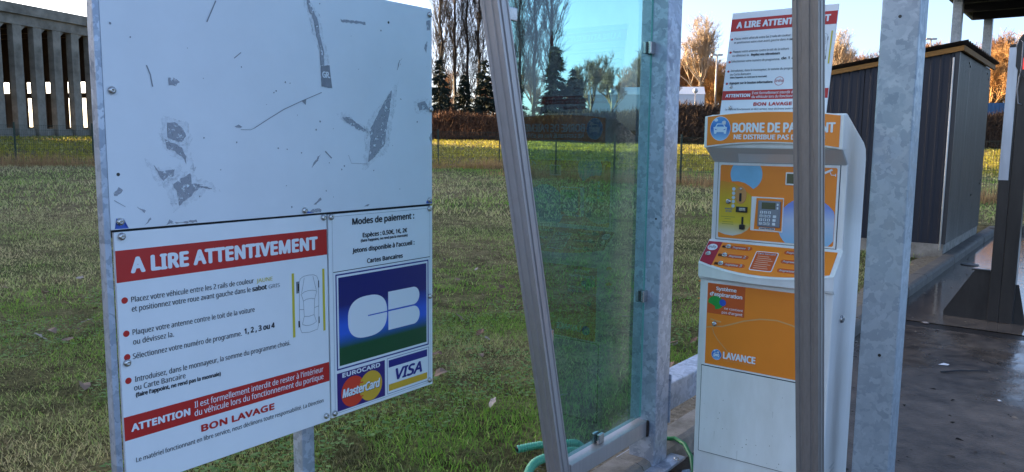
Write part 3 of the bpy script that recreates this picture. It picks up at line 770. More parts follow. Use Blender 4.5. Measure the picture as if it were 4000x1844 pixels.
# ------------------------------------------------------------------ payment kiosk
KP = Vector((0.850, 3.4756, LANE_Z))
kiosk = empty('payment_kiosk', KP, ROT_SITE, 'white and orange payment kiosk with keypad between the shelter posts', 'kiosk')
KZ = -LANE_Z      # local z of world zero
def kz(z): return z + KZ
W = .578
body_pts = [(.004, 0), (.004, .94), (-.012, .945), (-.012, 1.018), (.102, 1.112), (.102, 1.468), (.012, 1.528), (.012, 1.655), (.05, 1.672), (.34, 1.556), (.378, 1.53), (.392, 1.485), (.395, 0)]
bm = bmesh.new()
sec = [(a, kz(b) if b else 0) for a, b in body_pts]
xs_ = (0, W)
rings = [[bm.verts.new((x, a, b)) for a, b in sec] for x in xs_]
n = len(sec)
bm.faces.new(rings[0]); bm.faces.new(rings[1][::-1])
for i in range(n): bm.faces.new((rings[0][i], rings[1][i], rings[1][(i + 1) % n], rings[0][(i + 1) % n]))
bmesh.ops.recalc_face_normals(bm, faces=bm.faces)
bmesh.ops.bevel(bm, geom=[e for e in bm.edges if e.calc_face_angle(0) > .25], offset=.007, segments=2, profile=.6, affect='EDGES')
kb = from_bm('cabinet', bm, KWHITE, kiosk)
# arched header
def arch(x, z, h): return z + h * (1 - (2 * x / W - 1) ** 2)
def header_shape(x0, x1, zt, zb, h, n=16):
    tp = [(x0 + (x1 - x0) * i / n, kz(arch(x0 + (x1 - x0) * i / n, zt, h))) for i in range(n + 1)]
    bt = [(x0 + (x1 - x0) * i / n, kz(arch(x0 + (x1 - x0) * i / n, zb, h * 1.15))) for i in range(n + 1)]
    return bt + tp[::-1]
hd = prism('header', header_shape(-.004, W + .004, 1.664, 1.526, .020), 'y', -.006, .055, KWHITE, kiosk, .004)
flat('header_print', header_shape(.010, .567, 1.660, 1.534, .019), -.0072, ORANGE, hd)
YH = -.0080
def logo_disc(cx, cz, rx, rz, y, par, s):
    m = bpy.data.materials.get('logo_bubble')
    if not m:
        m = bpy.data.materials.new('logo_bubble'); m.use_nodes = True; nt = m.node_tree; p = nt.nodes['Principled BSDF']
        tc = nt.nodes.new('ShaderNodeTexCoord'); sp = nt.nodes.new('ShaderNodeSeparateXYZ'); nt.links.new(tc.outputs['Generated'], sp.inputs['Vector'])
        cr = nt.nodes.new('ShaderNodeValToRGB'); e = cr.color_ramp.elements; e[0].color = (.30, .55, .78, 1); e[1].color = (.12, .36, .70, 1); x = e.new(.5); x.color = (.03, .15, .52, 1)
        nt.links.new(sp.outputs['Z'], cr.inputs['Fac']); nt.links.new(cr.outputs['Color'], p.inputs['Base Color']); p.inputs['Roughness'].default_value = .35
    flat('logo_ring', disc(cx, cz, rx * 1.04, rz * 1.04), y, INK_WHITE, par)
    flat('logo_bubble', disc(cx, cz, rx, rz), y - .0005, m, par)
    f = lambda pts: [(cx + a * s, cz + b * s) for a, b in pts]
    INKL = mat('logo_pale', (.62, .75, .86), .35)
    flat('logo_car', f([(-.027, -.022), (-.018, -.022), (-.016, -.015), (.016, -.015), (.018, -.022), (.027, -.022), (.028, .003), (.031, .007), (.024, .007), (.015, .022), (-.015, .022), (-.024, .007), (-.031, .007), (-.028, .003)]), y - .001, INKL, par)
    flat('logo_car', f([(-.018, .007), (.018, .007), (.012, .0185), (-.012, .0185)]), y - .0014, m, par)
    flat('logo_car', f([(-.025, .0), (-.012, -.006), (-.022, -.006)]), y - .0014, INK_BLUE, par)
    flat('logo_car', f([(.025, .0), (.012, -.006), (.022, -.006)]), y - .0014, INK_BLUE, par)
    flat('logo_shine', f(disc(-.02, .037, .009, .007, 12)), y - .001, INKL, par)
    star = []
    for i in range(16): r_ = .011 if i % 2 == 0 else .0028; star.append((.017 + r_ * math.cos(i * PI / 8), .024 + r_ * math.sin(i * PI / 8)))
    flat('logo_star', f(star), y - .0018, INK_WHITE, par)
logo_disc(.070, kz(1.610), .0445, .0505, YH, hd, 1.0)
text('BORNE DE PAIEMENT', .127, kz(1.596), .420, .037, INK_WHITE, 'bold', YH, hd)
text('NE DISTRIBUE PAS DE JETONS', .133, kz(1.566), .378, .0185, INK_WHITE, 'bold', YH, hd)
# soffit under the header with its light recess
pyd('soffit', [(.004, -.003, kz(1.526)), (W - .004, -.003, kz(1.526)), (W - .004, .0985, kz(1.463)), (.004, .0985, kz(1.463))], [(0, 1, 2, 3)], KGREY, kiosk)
pyd('light_recess', [(.14, .03, kz(1.5035)), (.44, .03, kz(1.5035)), (.46, .094, kz(1.464)), (.12, .094, kz(1.464))], [(0, 1, 2, 3)], mat('recess_white', (.82, .82, .80), .3), kiosk)
# upper door
YD = .0965
ud = box('upper_door', .026, .549, YD, .1035, kz(1.115), kz(1.462), KWHITE, kiosk, .002)
frame_flat('door_seam', .023, .552, kz(1.112), kz(1.465), .003, .1008, DIRTY, kiosk)
flat('door_print', rrect(.036, .540, kz(1.123), kz(1.451), .008), YD - .0007, ORANGE, ud)
y_ = YD - .0012
flat('print_bubble', [(.156 + .072 * math.cos(R(a)), kz(min(1.412 + .072 * math.sin(R(a)), 1.4505))) for a in range(-62, 209, 6)] + [(.120, kz(1.380)), (.150, kz(1.374)), (.172, kz(1.362))], y_, INK_SKY, ud)
def ygrad():
    m = bpy.data.materials.new('print_yellow_fade'); m.use_nodes = True; nt = m.node_tree; p = nt.nodes['Principled BSDF']
    tc = nt.nodes.new('ShaderNodeTexCoord'); sp = nt.nodes.new('ShaderNodeSeparateXYZ'); nt.links.new(tc.outputs['Generated'], sp.inputs['Vector'])
    cr = nt.nodes.new('ShaderNodeValToRGB'); e = cr.color_ramp.elements; e[0].position = 0; e[0].color = (.66, .66, .58, 1); e[1].position = 1; e[1].color = (.70, .27, .022, 1); x = e.new(.25); x.color = (.70, .52, .03, 1); x = e.new(.7); x.color = (.68, .42, .02, 1)
    nt.links.new(sp.outputs['Z'], cr.inputs['Fac']); nt.links.new(cr.outputs['Color'], p.inputs['Base Color']); p.inputs['Roughness'].default_value = .38
    return m
flat('print_bubble', [(.0365, kz(1.148)), (.07, kz(1.138)), (.106, kz(1.135)), (.145, kz(1.147)), (.172, kz(1.165)), (.186, kz(1.187)), (.186, kz(1.315)), (.15, kz(1.345)), (.10, kz(1.372)), (.0365, kz(1.38))], y_, ygrad(), ud)
def bgrad():
    m = bpy.data.materials.new('print_blue_fade'); m.use_nodes = True; nt = m.node_tree; p = nt.nodes['Principled BSDF']
    tc = nt.nodes.new('ShaderNodeTexCoord'); sp = nt.nodes.new('ShaderNodeSeparateXYZ'); nt.links.new(tc.outputs['Generated'], sp.inputs['Vector'])
    cr = nt.nodes.new('ShaderNodeValToRGB'); e = cr.color_ramp.elements; e[0].color = (.25, .50, .72, 1); e[1].color = (.24, .26, .58, 1); x = e.new(.5); x.color = (.50, .58, .74, 1); x = e.new(.8); x.color = (.20, .28, .66, 1)
    nt.links.new(sp.outputs['Z'], cr.inputs['Fac']); nt.links.new(cr.outputs['Color'], p.inputs['Base Color']); p.inputs['Roughness'].default_value = .38
    return m
arcp = []
for i in range(40):
    a = R(-60 + 300 * i / 39); x, z = .430 + .125 * math.cos(a), 1.205 + .118 * math.sin(a)
    arcp.append((min(max(x, .037), .539), kz(max(z, 1.1235))))
flat('print_bubble', arcp, y_ - .0003, bgrad(), ud)
# keypad recess
kbz = rect(.186, .328, kz(1.166), kz(1.316))
rec = box('keypad_recess', .186, .328, YD - .006, YD, kz(1.166), kz(1.316), KWHITE, ud, .003)
flat('recess_print', [(.203, kz(1.173)), (.325, kz(1.172)), (.325, kz(1.311)), (.209, kz(1.311))], YD - .0066, ORANGE, rec)
kpad = box('keypad', .220, .318, YD - .016, YD - .0062, kz(1.187), kz(1.301), KEYPAD, ud, .003)
box('screen', .237, .297, YD - .0172, YD - .0155, kz(1.265), kz(1.294), LCD, kpad, .001)
for r_ in range(4):
    for c_ in range(3):
        kx, kzz = .238 + .0172 * c_ - .0018 * r_ * .6, 1.2505 - .0163 * r_
        ko = box('key', kx - .0062, kx + .0062, YD - .019, YD - .0158, kz(kzz - .0056), kz(kzz + .0056), KEY, kpad, .001)
        text('123456789*0#'[r_ * 3 + c_], kx - .002, kz(kzz - .0035), .004, .007, INK_BLACK, 'bold', YD - .0193, ko)
    kx = .297 - .0012 * r_
    if r_: box('key', kx - .0068, kx + .0068, YD - .019, YD - .0158, kz(kzz - .0056), kz(kzz + .0056), KEY, kpad, .001)
for z_ in (1.286, 1.271): box('key', .303, .310, YD - .018, YD - .0158, kz(z_ - .005), kz(z_ + .005), KEY, kpad, .001)
flat('code_label', rect(.226, .296, kz(1.174), kz(1.1835)), YD - .0072, INK_WHITE, rec)
text('VALIDEZ VOTRE CODE', .229, kz(1.1762), .064, .0052, INK_BLACK, 'bold', YD - .0078, rec)
# coin entry and slots
ov = prism('coin_plate', disc(.136, kz(1.319), .026, .039, 24), 'y', YD - .005, YD - .0015, mat('clear_plate', (.62, .30, .10), .12, coat=.5), ud, .001)
box('coin_slot', .1305, .1405, YD - .0062, YD - .0045, kz(1.291), kz(1.328), BLACK, ov)
dome_screw(.136, kz(1.347), YD - .005, .006, ov, 'screw')
for z_ in (1.345, 1.326, 1.307, 1.289, 1.269): flat('coin_mark', disc(.102, kz(z_), .0078, n=16), y_ - .0006, mat('coin_print', (.50, .62, .68), .4), ud)
dome_screw(.080, kz(1.288), YD - .0005, .0125, ud, 'lock')
cs = box('token_box', .118, .169, YD - .010, YD - .0005, kz(1.243), kz(1.268), BLACK, ud, .002)
box('token_flap', .133, .163, YD - .014, YD - .0095, kz(1.249), kz(1.264), STEEL, cs, .002)
box('return_slot', .1435, .1525, YD - .0025, YD - .0005, kz(1.188), kz(1.223), BLACK, ud)
box('return_cup', .139, .161, YD - .018, YD - .0005, kz(1.167), kz(1.189), BLACK, ud, .003)
text('MONNAIE', .065, kz(1.252), .035, .007, INK_GREY, 'bold', y_ - .0006, ud); text('JETONS', .068, kz(1.241), .028, .007, INK_GREY, 'bold', y_ - .0006, ud)
for i, w_ in enumerate((.066, .03, .05, .055)): flat('fine_print', rect(.080 - w_ / 2, .080 + w_ / 2, kz(1.218 - .0095 * i - (.004 if i > 1 else 0)), kz(1.2205 - .0095 * i - (.004 if i > 1 else 0))), y_ - .0006, mat('print_olive', (.36, .30, .04), .4), ud)
box('display_window', .330, .40, YD - .006, YD - .0005, kz(1.372), kz(1.427), KWHITE, ud, .003); flat('display_glass', rect(.336, .394, kz(1.379), kz(1.421)), YD - .0066, LCD, ud)
flat('camera_sign', [(.487, kz(1.432)), (.517, kz(1.447)), (.522, kz(1.440)), (.492, kz(1.424))], y_ - .0006, INK_WHITE, ud)
line_flat('camera_sign', [(.510, kz(1.435)), (.517, kz(1.421)), (.534, kz(1.421))], .003, y_ - .0006, INK_WHITE, ud); line_flat('camera_sign', [(.534, kz(1.427)), (.534, kz(1.415))], .003, y_ - .0009, INK_WHITE, ud)
# console: sloped button panel whose lower edge bows forward
SL = Vector((0, .114, .094)); SLn = SL.normalized(); CN = Vector((0, -SLn.z, SLn.y))
C0 = Vector((0, -.012, kz(1.018)))
def cpt(x, s, h=0.0): return C0 + Vector((x, 0, 0)) + SLn * s + CN * h
bowf = lambda x: -.050 * (1 - (2 * x / W - 1) ** 2)
bm = bmesh.new(); NB = 20
rows = []
for i in range(NB + 1):
    x = -.003 + (W + .006) * i / NB; s = bowf(x)
    a = cpt(x, .144, .0015); b = cpt(x, s - .006, .0015); c = b + Vector((0, .002, -.010)); d = Vector((x, b.y + .004, kz(.955))); e = Vector((x, .006, kz(.940))); f = Vector((x, .103, kz(1.0)))
    rows.append([bm.verts.new(v) for v in (a, b, c, d, e, f)])
for r0, r1 in zip(rows, rows[1:]):
    for k in range(6): bm.faces.new((r0[k], r1[k], r1[(k + 1) % 6], r0[(k + 1) % 6]))
bm.faces.new(rows[0]); bm.faces.new(rows[-1][::-1])
con = from_bm('console', bm, KWHITE, kiosk)
def cflat(name, pts, h, m, par=con):
    vs = [cpt(x, s, h) for x, s in pts]
    bm = bmesh.new(); bm.faces.new([bm.verts.new(v) for v in vs]); bmesh.ops.triangulate(bm, faces=bm.faces); bm.normal_update()
    for f in bm.faces:
        if f.normal.dot(CN) < 0: f.normal_flip()
    me = bpy.data.meshes.new(name); bm.to_mesh(me); bm.free(); return link_mesh(name, me, m, par)
def ctext(body, x, s, w, cap, m, style, h):
    o = text(body, x, s, w, cap, m, style, 0, con)
    for v in o.data.vertices: v.co = cpt(v.co.x, v.co.z, h)
    return o
lowx = np.linspace(.062, .563, 16)
cflat('console_print', [(.004, .130), (.563, .130), (.563, 0.002)] + [(x, bowf(x) + .006) for x in lowx[::-1]] + [(.062, .12)], .0025, ORANGE)
cflat('info_print', [(-.001, .130), (.064, .130), (.062, -.016), (.0, .004)], .003, CRIMSON)
cflat('info_disc', disc(.029, .094, .023, .020), .0036, INK_WHITE); ctext('info', .012, .087, .034, .016, INK_BLACK, 'reg', .0042)
def cbutton(x, s, r_):
    b = bmesh.new(); n = 16; prof = [(r_, 0), (r_, .006), (r_ * .75, .009), (r_ * .7, .006), (.0005, .0065)]
    rg = [[b.verts.new(cpt(x + rr * math.cos(2 * PI * k / n), s + rr * math.sin(2 * PI * k / n), .003 + h)) for k in range(n)] for rr, h in prof]
    for a, c in zip(rg, rg[1:]):
        for k in range(n): b.faces.new((a[k], a[(k + 1) % n], c[(k + 1) % n], c[k]))
    return from_bm('push_button', b, STEEL, con, smooth=True)
cbutton(.026, .050, .0125)
for i, s in enumerate((.104, .051, -.001)):
    cbutton(.102, s, .0125)
    ctext(('4€', '6€', '8€')[i], .072, s - .008, .019, .015, INK_BLACK, 'bold', .0042)
    cflat('pill', [(p[0], p[1]) for p in rrect(.112, .210, s - .013, s + .011, .0115)], .0029, ORANGE_D)
    ctext('Programme', .122, s - .006, .058, .010, INK_WHITE, 'ital', .0036); ctext('123'[i], .187, s - .007, .010, .015, INK_WHITE, 'bold', .0036)
    cflat('pill', [(p[0], p[1]) for p in rrect(.350, .450, s - .013, s + .011, .0115)], .0029, ORANGE_D)
    ctext('Programme', .360, s - .006, .062, .010, INK_WHITE, 'ital', .0036); ctext('456'[i], .430, s - .007, .010, .015, INK_WHITE, 'bold', .0036)
cflat('card_box', rrect(.231, .331, -.018, .096, .008), .0029, INK_WHITE); cflat('card_box', rrect(.235, .327, -.014, .092, .006), .0035, ORANGE_D)
ctext('Carte bancaire', .242, .078, .078, .009, INK_WHITE, 'bold', .0041)
for i in range(7): cflat('fine_print', rect(.246, .246 + (.050, .062, .072, .055, .070, .058, .064)[i], .064 - .0115 * i, .0675 - .0115 * i), .0041, mat('print_pale_orange', (.75, .45, .32), .4))
# lower door and panel
YL = -.0035
ld = box('lower_door', .027, .548, YL, .0045, kz(.548), kz(.936), KWHITE, kiosk, .002)
flat('door_print', rect(.041, .538, kz(.557), kz(.927)), YL - .0007, ORANGE, ld)
flat('sticker_print', rect(.043, .214, kz(.791), kz(.926)), YL - .0012, ORANGE_D, ld)
yk = YL - .0018
text('Système', .082, kz(.899), .092, .0145, INK_WHITE, 'bold', yk, ld); text("d'aspiraration", .054, kz(.872), .147, .0155, INK_WHITE, 'bold', yk, ld)
text('ne contient', .123, kz(.816), .084, .0105, INK_WHITE, 'reg', yk, ld); text("pas d'argent", .112, kz(.797), .094, .0115, INK_WHITE, 'reg', yk, ld)
flat('print_bubble', [(.047, kz(.838))] + [(.082 + .036 * math.cos(R(a)), kz(.842) + .030 * math.sin(R(a))) for a in range(170, -95, -12)] + [(.082, kz(.822)), (.066, kz(.831))], yk, mat('print_green', (.02, .32, .05), .35), ld)
flat('print_bubble', disc(.114, kz(.845), .0155), yk - .0005, INK_BLUE, ld)
dome_screw(.080, kz(.745), YL - .0008, .012, ld, 'lock')
TAPE = mat('tape_edge', (.74, .36, .13), .3)
line_flat('tape_edge', [(.043, kz(.724)), (.080, kz(.733)), (.117, kz(.738)), (.165, kz(.757)), (.214, kz(.777)), (.286, kz(.796)), (.357, kz(.801)), (.423, kz(.789)), (.47, kz(.77))], .006, yk, TAPE, ld)
line_flat('tape_edge', [(.071, kz(.725)), (.080, kz(.70)), (.097, kz(.676)), (.149, kz(.625))], .004, yk - .0004, TAPE, ld)
line_flat('tape_edge', [(.06, kz(.765)), (.085, kz(.76)), (.11, kz(.757))], .006, yk - .0004, TAPE, ld)
logo_disc(.096, kz(.606), .0225, .0235, yk - .0008, ld, .48)
text('LAVANCE', .128, kz(.595), .144, .029, INK_WHITE, 'bold', yk - .0008, ld)
text('LE LAVAGE AUTO PAR EXCELLENCE', .130, kz(.5835), .141, .006, TAPE, 'reg', yk - .0008, ld)
lp = box('lower_panel', .027, .548, YL, .0045, kz(.142), kz(.543), KWHITE, kiosk, .002)
frame_flat('panel_seam', .023, .552, kz(.138), kz(.5475), .0045, .0025, DIRTY, kiosk)
rk = random.Random(3); GRIME = mat('grime', (.30, .27, .22), .8)
for i in range(26):
    x, z, r_ = rk.uniform(.04, .54), .15 + .37 * rk.random() ** 1.8, rk.uniform(.0008, .0022)
    flat('grime_speck', [(x + r_ * math.cos(a) * rk.uniform(.6, 1.5), kz(z) + r_ * math.sin(a) * rk.uniform(.6, 1.8)) for a in np.linspace(0, 5.4, 6)], YL - .0006, GRIME, lp)
for x, z, h in ((.21, .185, .05), (.36, .40, .03), (.47, .30, .06), (.10, .25, .04)): flat('drip_mark', [(x - .0012, kz(z)), (x + .0012, kz(z)), (x + .0004, kz(z - h)), (x - .0004, kz(z - h))], YL - .0007, mat('drip_grey', (.55, .54, .50), .6), lp)
# right side details
o = dome_screw(0, 0, 0, .017, kiosk, 'side_lock'); o.matrix_local = Matrix.Translation((W, .14, kz(.815))) @ Matrix.Rotation(PI / 2, 4, 'Z')
for i in range(4): box('vent_slot', W, W + .0012, .10, .17, kz(.10 + .022 * i), kz(.108 + .022 * i), KGREY, kiosk)
for z_ in (.925, .845): prism('side_hook', [(-.016, kz(z_)), (0, kz(z_ + .010)), (0, kz(z_ - .004))], 'y', .02, .05, ORANGE, kiosk)
pyd('side_badge', [(W + .0012, .004 + .012 * math.cos(a), kz(.972) + .014 * math.sin(a)) for a in np.linspace(0, 2 * PI, 14, endpoint=False)], [tuple(range(14))], INK_SKY, kiosk)

# ------------------------------------------------------------------ small instruction sign above the kiosk
st = math.atan2(.095, .445)
ss = empty('instruction_sign', (0, 0, 0), 0, 'small white instruction sign with red bands standing on the kiosk', 'sign')
ss.matrix_world = Matrix.Translation(Vector((.85010, 3.47556, 1.66)) + U * .1 + V * .02) @ Matrix.Rotation(ROT_SITE, 4, 'Z') @ Matrix.Rotation(-st, 4, 'X')
sp_ = box('sign_plate', -.002, .458, 0, .006, -.012, .480, PANEL, ss, .001)
flat('red_band', rect(-.001, .457, .394, .451), Y1, INK_RED, sp_); flat('red_band', rect(-.001, .457, .080, .122), Y1, INK_RED, sp_)
for row in [('A LIRE ATTENTIVEMENT', .027, .409, .402, .0265, 'white', 'wide'), ('Placez votre véhicule entre les 2 rails de couleur', .023, .355, .250, .0098, 'black', 'reg'), ('JAUNE', .278, .355, .038, .0085, 'yellow', 'reg'),
            ('et positionnez votre roue avant gauche dans le', .023, .3375, .243, .0098, 'black', 'reg'), ('sabot', .270, .3375, .034, .0095, 'black', 'bold'), ('GRIS', .308, .3375, .027, .008, 'grey', 'reg'), ('Plaquez votre antenne contre le toit de la voiture', .023, .2955, .249, .0098, 'black', 'reg'),
            ('ou dévissez la.', .023, .2775, .077, .0098, 'black', 'reg'), ('Repliez vos rétroviseurs', .109, .2775, .127, .0098, 'black', 'bold'), ('Sélectionnez votre numéro de programme.', .021, .2515, .218, .0098, 'black', 'reg'), ('de 1 à 6', .245, .254, .070, .0105, 'black', 'bold'),
            ('Introduisez, dans le monnayeur, la somme du programme choisi.', .024, .2085, .333, .0098, 'black', 'reg'), ('ou Carte Bancaire', .023, .192, .095, .0098, 'black', 'reg'), ("(faire l'appoint, ne rend pas la monnaie)", .025, .179, .165, .0068, 'black', 'bold'),
            ('Appuyer sur le bouton informations', .025, .152, .194, .0098, 'black', 'bold'), ('info', .232, .1545, .032, .0125, 'red', 'reg'), ('ATTENTION', .015, .093, .111, .0135, 'white', 'wide'), ("Il est formellement interdit de rester à l'intérieur", .134, .1035, .300, .0118, 'white', 'reg'),
            ('du véhicule lors du fonctionnement du portique', .135, .0865, .300, .0118, 'white', 'reg'), ('BON LAVAGE', .148, .0525, .165, .0135, 'red', 'wide'), ('Le matériel fonctionnant en libre service, nous déclinons toute responsabilité. La Direction', .021, .0335, .420, .0085, 'black', 'reg')]:
    text(*row[:5], INK[row[5]], row[6], Y2, sp_)
for (bx, bz) in [(0.011, 0.358), (0.012, 0.298), (0.013, 0.254), (0.013, 0.211), (0.013, 0.155)]: flat('bullet', disc(bx, bz, .0052, n=14), Y1, INK_RED, sp_)
rg = disc(.247, .159, .019, .0185, 28)
line_flat('info_ring', rg + rg[:1], .0018, Y1, INK_RED, sp_)
car_drawing(sp_, .403, .295, .56, Y1, .001)
for (x, z) in ((.036, .139), (.044, .046), (.415, .139), (.415, .046)): dome_screw(x, z, -.0015, .0075, sp_)

# ------------------------------------------------------------------ shed beside the lane
SHP = Vector((5.98, 10.709, 0))
shed = empty('plant_shed', SHP, ROT_SITE, 'dark navy sheet-metal shed with grey end wall beside the wash lane', 'shed')
SW, SD = 2.3, 3.3
def sheet(name, x0, y0, x1, y1, z0, zt0, zt1, m, parent, pitch=.19, depth=.010):
    """ribbed metal sheet from (x0,y0) to (x1,y1), top height running zt0..zt1"""
    d = Vector((x1 - x0, y1 - y0, 0)); L_ = d.length; d.normalize(); nrm = Vector((d.y, -d.x, 0))
    prof = []; t = 0.0
    while t < L_:
        for (a, h) in ((0, 0), (.55, 0), (.66, 1), (.89, 1)): 
            if t + a * pitch < L_: prof.append((t + a * pitch, h))
        t += pitch
    prof.append((L_, 0))
    vs, fs = [], []
    for (s, h) in prof:
        p = Vector((x0, y0, 0)) + d * s + nrm * (h * depth)
        vs += [(p.x, p.y, z0), (p.x, p.y, zt0 + (zt1 - zt0) * s / L_)]
    for i in range(len(prof) - 1): fs.append((2 * i, 2 * i + 2, 2 * i + 3, 2 * i + 1))
    return pyd(name, vs, fs, m, parent)
zr = lambda x: 2.80 + .15 * x
for a_, b_ in ((-SW, -1.18), (-1.17, -.66), (-.65, -.04)):
    sheet('wall_sheet', a_, 0, b_, 0, .185, zr(a_), zr(b_), SHED_BLUE, shed, .12, .006)
for a_, b_ in ((.02, 1.02), (1.03, 2.2), (2.21, SD)):
    sheet('end_wall_sheet', 0, a_, 0, b_, .185, 2.80, 2.80, SHED_GREY, shed, .045, .003)
box('corner_trim', -.045, .012, -.012, .02, .185, 2.79, mat('trim_dark', (.05, .05, .055), .4, .4), shed)
tube('downpipe', [(-.055, -.03, 2.72), (-.052, -.03, .10)], .012, mat('pipe_pale', (.72, .70, .66), .4), shed)
box('core', -SW, -.012, .015, SD - .01, .15, 2.42, CANOPY, shed)
box('plinth', -SW, -.50, -.03, SD, -.1, .183, CONC, shed, .006); box('plinth', -.495, -.01, -.032, SD, -.1, .181, CONC, shed, .006)
prism('fascia_batten', [(-SW - .06, zr(-SW - .06) - .005), (.06, zr(.06) - .005), (.06, zr(.06) + .062), (-SW - .06, zr(-SW - .06) + .062)], 'y', -.055, -.02, WOOD, shed)
box('fascia_batten', .03, .062, -.019, SD + .03, 2.80, 2.875, WOOD, shed)
# corrugated roof sheets
for j, (x0, x1) in enumerate(((-SW - .1, -.95), (-1.0, .11))):
    vs, fs = [], []; n = 66
    for i in range(n + 1):
        yy = -.10 + (SD + .2) * i / n; h = .020 * math.cos(i * PI * .5) + .002 * j
        vs += [(x0, yy, zr(x0) + .100 + h), (x1, yy, zr(x1) + .100 + h)]
    for i in range(n): fs.append((2 * i, 2 * i + 1, 2 * i + 3, 2 * i + 2))
    pyd('roof_sheet', vs, fs, ROOFSHEET, shed)
for (yy, z_) in ((.9, 2.70), (1.0, 2.66), (2.9, 2.70), (3.1, 2.62), (3.0, .9), (3.1, .95), (2.1, .75)): box('fixing', .002, .014, yy, yy + .03, z_, z_ + .03, BLACK, shed)
# ------------------------------------------------------------------ canopy over the wash bay
can = empty('wash_canopy', site(0, 0, LANE_Z), ROT_SITE, 'dark flat canopy on galvanised posts over the wash bay', 'canopy')
prism('roof_deck', [(-.90, 4.20), (5.2, 4.20), (5.2, 4.50), (-.90, 4.50)], 'y', 7.6, 15.6, CANOPY, can)
box('gutter', -.96, -.901, 7.6, 15.6, 4.16, 4.52, mat('gutter_steel', (.10, .10, .11), .4, .5), can)
for i in range(7): box('purlin', -.84, 5.1, 8.2 + i * 1.1, 8.28 + i * 1.1, 4.06, 4.198, CANOPY, can)
for (u_, v_) in ((12.6, -.77), (15.0, -.585), (12.6, 4.6), (15.0, 4.6)): box('post', v_ - .075, v_ + .075, u_ - .075, u_ + .075, .06 if v_ < 0 else .0, 4.199, GALV2, can, .006)
# ------------------------------------------------------------------ steel signal post in the bay
sgp = empty('signal_post', site(5.10, .795, LANE_Z), ROT_SITE, 'dark steel post with triangular gussets and red signal in the wash bay', 'signal post')
box('column', .0, .09, -.05, .11, .0, 2.50, DARKSTEEL, sgp, .004)
box('column_cover', .0915, .20, -.052, .112, .0, 2.44, DARKSTEEL, sgp, .004)
box('reflection_strip', -.002, .075, -.056, -.0505, 1.30, 2.47, REFLECTION_PALE, sgp, .002)  # bright reflection on the upper post, put in as a pale strip
prism('gusset', [(-.001, .0), (-.36, .0), (-.36, .05), (-.13, .46), (-.001, .46)], 'y', -.028, -.012, DARKSTEEL, sgp)
box('gusset_cap', -.15, -.002, -.05, .01, .462, .474, DARKSTEEL, sgp)
prism('gusset', [(.201, .0), (.30, .0), (.29, .05), (.225, .36), (.201, .36)], 'y', -.028, -.012, DARKSTEEL, sgp)
box('base_plate', -.38, .34, -.14, .2, -.02, -.002, DARKSTEEL, sgp)
bm = bmesh.new(); n = 20
pts = [(.16 + .10 * math.cos(R(a)), 2.47 + .13 * math.sin(R(a))) for a in np.linspace(0, 180, n)]
sgh = prism('signal_hood', [(.26, 2.16)] + pts + [(.06, 2.30), (.14, 2.16)], 'y', -.12, .05, BLACK, sgp, .006)
LAMP = mat('signal_red', (.6, .02, .02), .3, emis=(1, .05, .03, .25))
box('signal_lens', .115, .20, -.126, -.119, 2.27, 2.37, LAMP, sgh, .003)
tube('cable', [(x + .095, y, z) for x, y, z in ((-.03, -.075, 2.40), (-.035, -.125, 2.48), (-.02, -.13, 2.53), (.01, -.13, 2.50), (.012, -.125, 2.3), (-.01, -.09, 2.1), (.005, -.08, 1.98), (.03, -.07, 1.97))], .006, mat('cable_grey', (.25, .25, .26), .5), sgp, 6)
# ------------------------------------------------------------------ hoses and litter
def hose(name, pts, r_, label):
    o_pts, o_r = [], []
    cps = [Vector(p) for p in pts]
    # resample catmull-rom
    P = [cps[0]] + cps + [cps[-1]]
    fine = []
    for i in range(1, len(P) - 2):
        for k in range(24):
            t = k / 24
            fine.append(.5 * ((2 * P[i]) + (P[i + 1] - P[i - 1]) * t + (2 * P[i - 1] - 5 * P[i] + 4 * P[i + 1] - P[i + 2]) * t * t + (3 * P[i] - P[i - 1] - 3 * P[i + 1] + P[i + 2]) * t ** 3))
    L_ = 0; acc = [fine[0]]
    step = .0028
    out = [fine[0]]
    for a, b in zip(fine, fine[1:]):
        d = (b - a).length; k = max(1, int(d / step))
        for j in range(1, k + 1): out.append(a + (b - a) * j / k)
    rs = [r_ * (1 + .10 * (1 if (i // 2) % 2 else -1)) for i in range(len(out))]
    root = empty(name, (0, 0, 0), 0, label, 'hose')
    tube('ribbed_skin', out, rs, GREENHOSE, root, 12, cap=False)
    tube('bore', [out[0] + (out[1] - out[0]) * .4, out[6]], r_ * .84, BLACK, root, 12)
    return root
hose('drain_hose', [(.035, 3.70, .035), (.16, 3.76, .036), (.27, 3.79, .032), (.34, 3.81, .024), (.38, 3.83, -.02)], .0185, 'ribbed green hose end pointing left across the grass edge')
hose('drain_hose', [(.06, 3.36, -.02), (.085, 3.45, .02), (.12, 3.52, .045), (.20, 3.60, .045), (.31, 3.70, .03), (.40, 3.80, -.03)], .0195, 'ribbed green hose looping down beside the aluminium upright')
tube('garden_pipe', [(.74, 3.80, .03), (.79, 3.81, .055), (.835, 3.80, .062), (.868, 3.73, .060), (.875, 3.60, .045), (.86, 3.50, .02), (.83, 3.42, -.03)], .011, GREENBAND, None, 8)
setp(bpy.data.objects['garden_pipe'], 'thin green pipe curving over the kerb beside the kiosk', 'pipe')
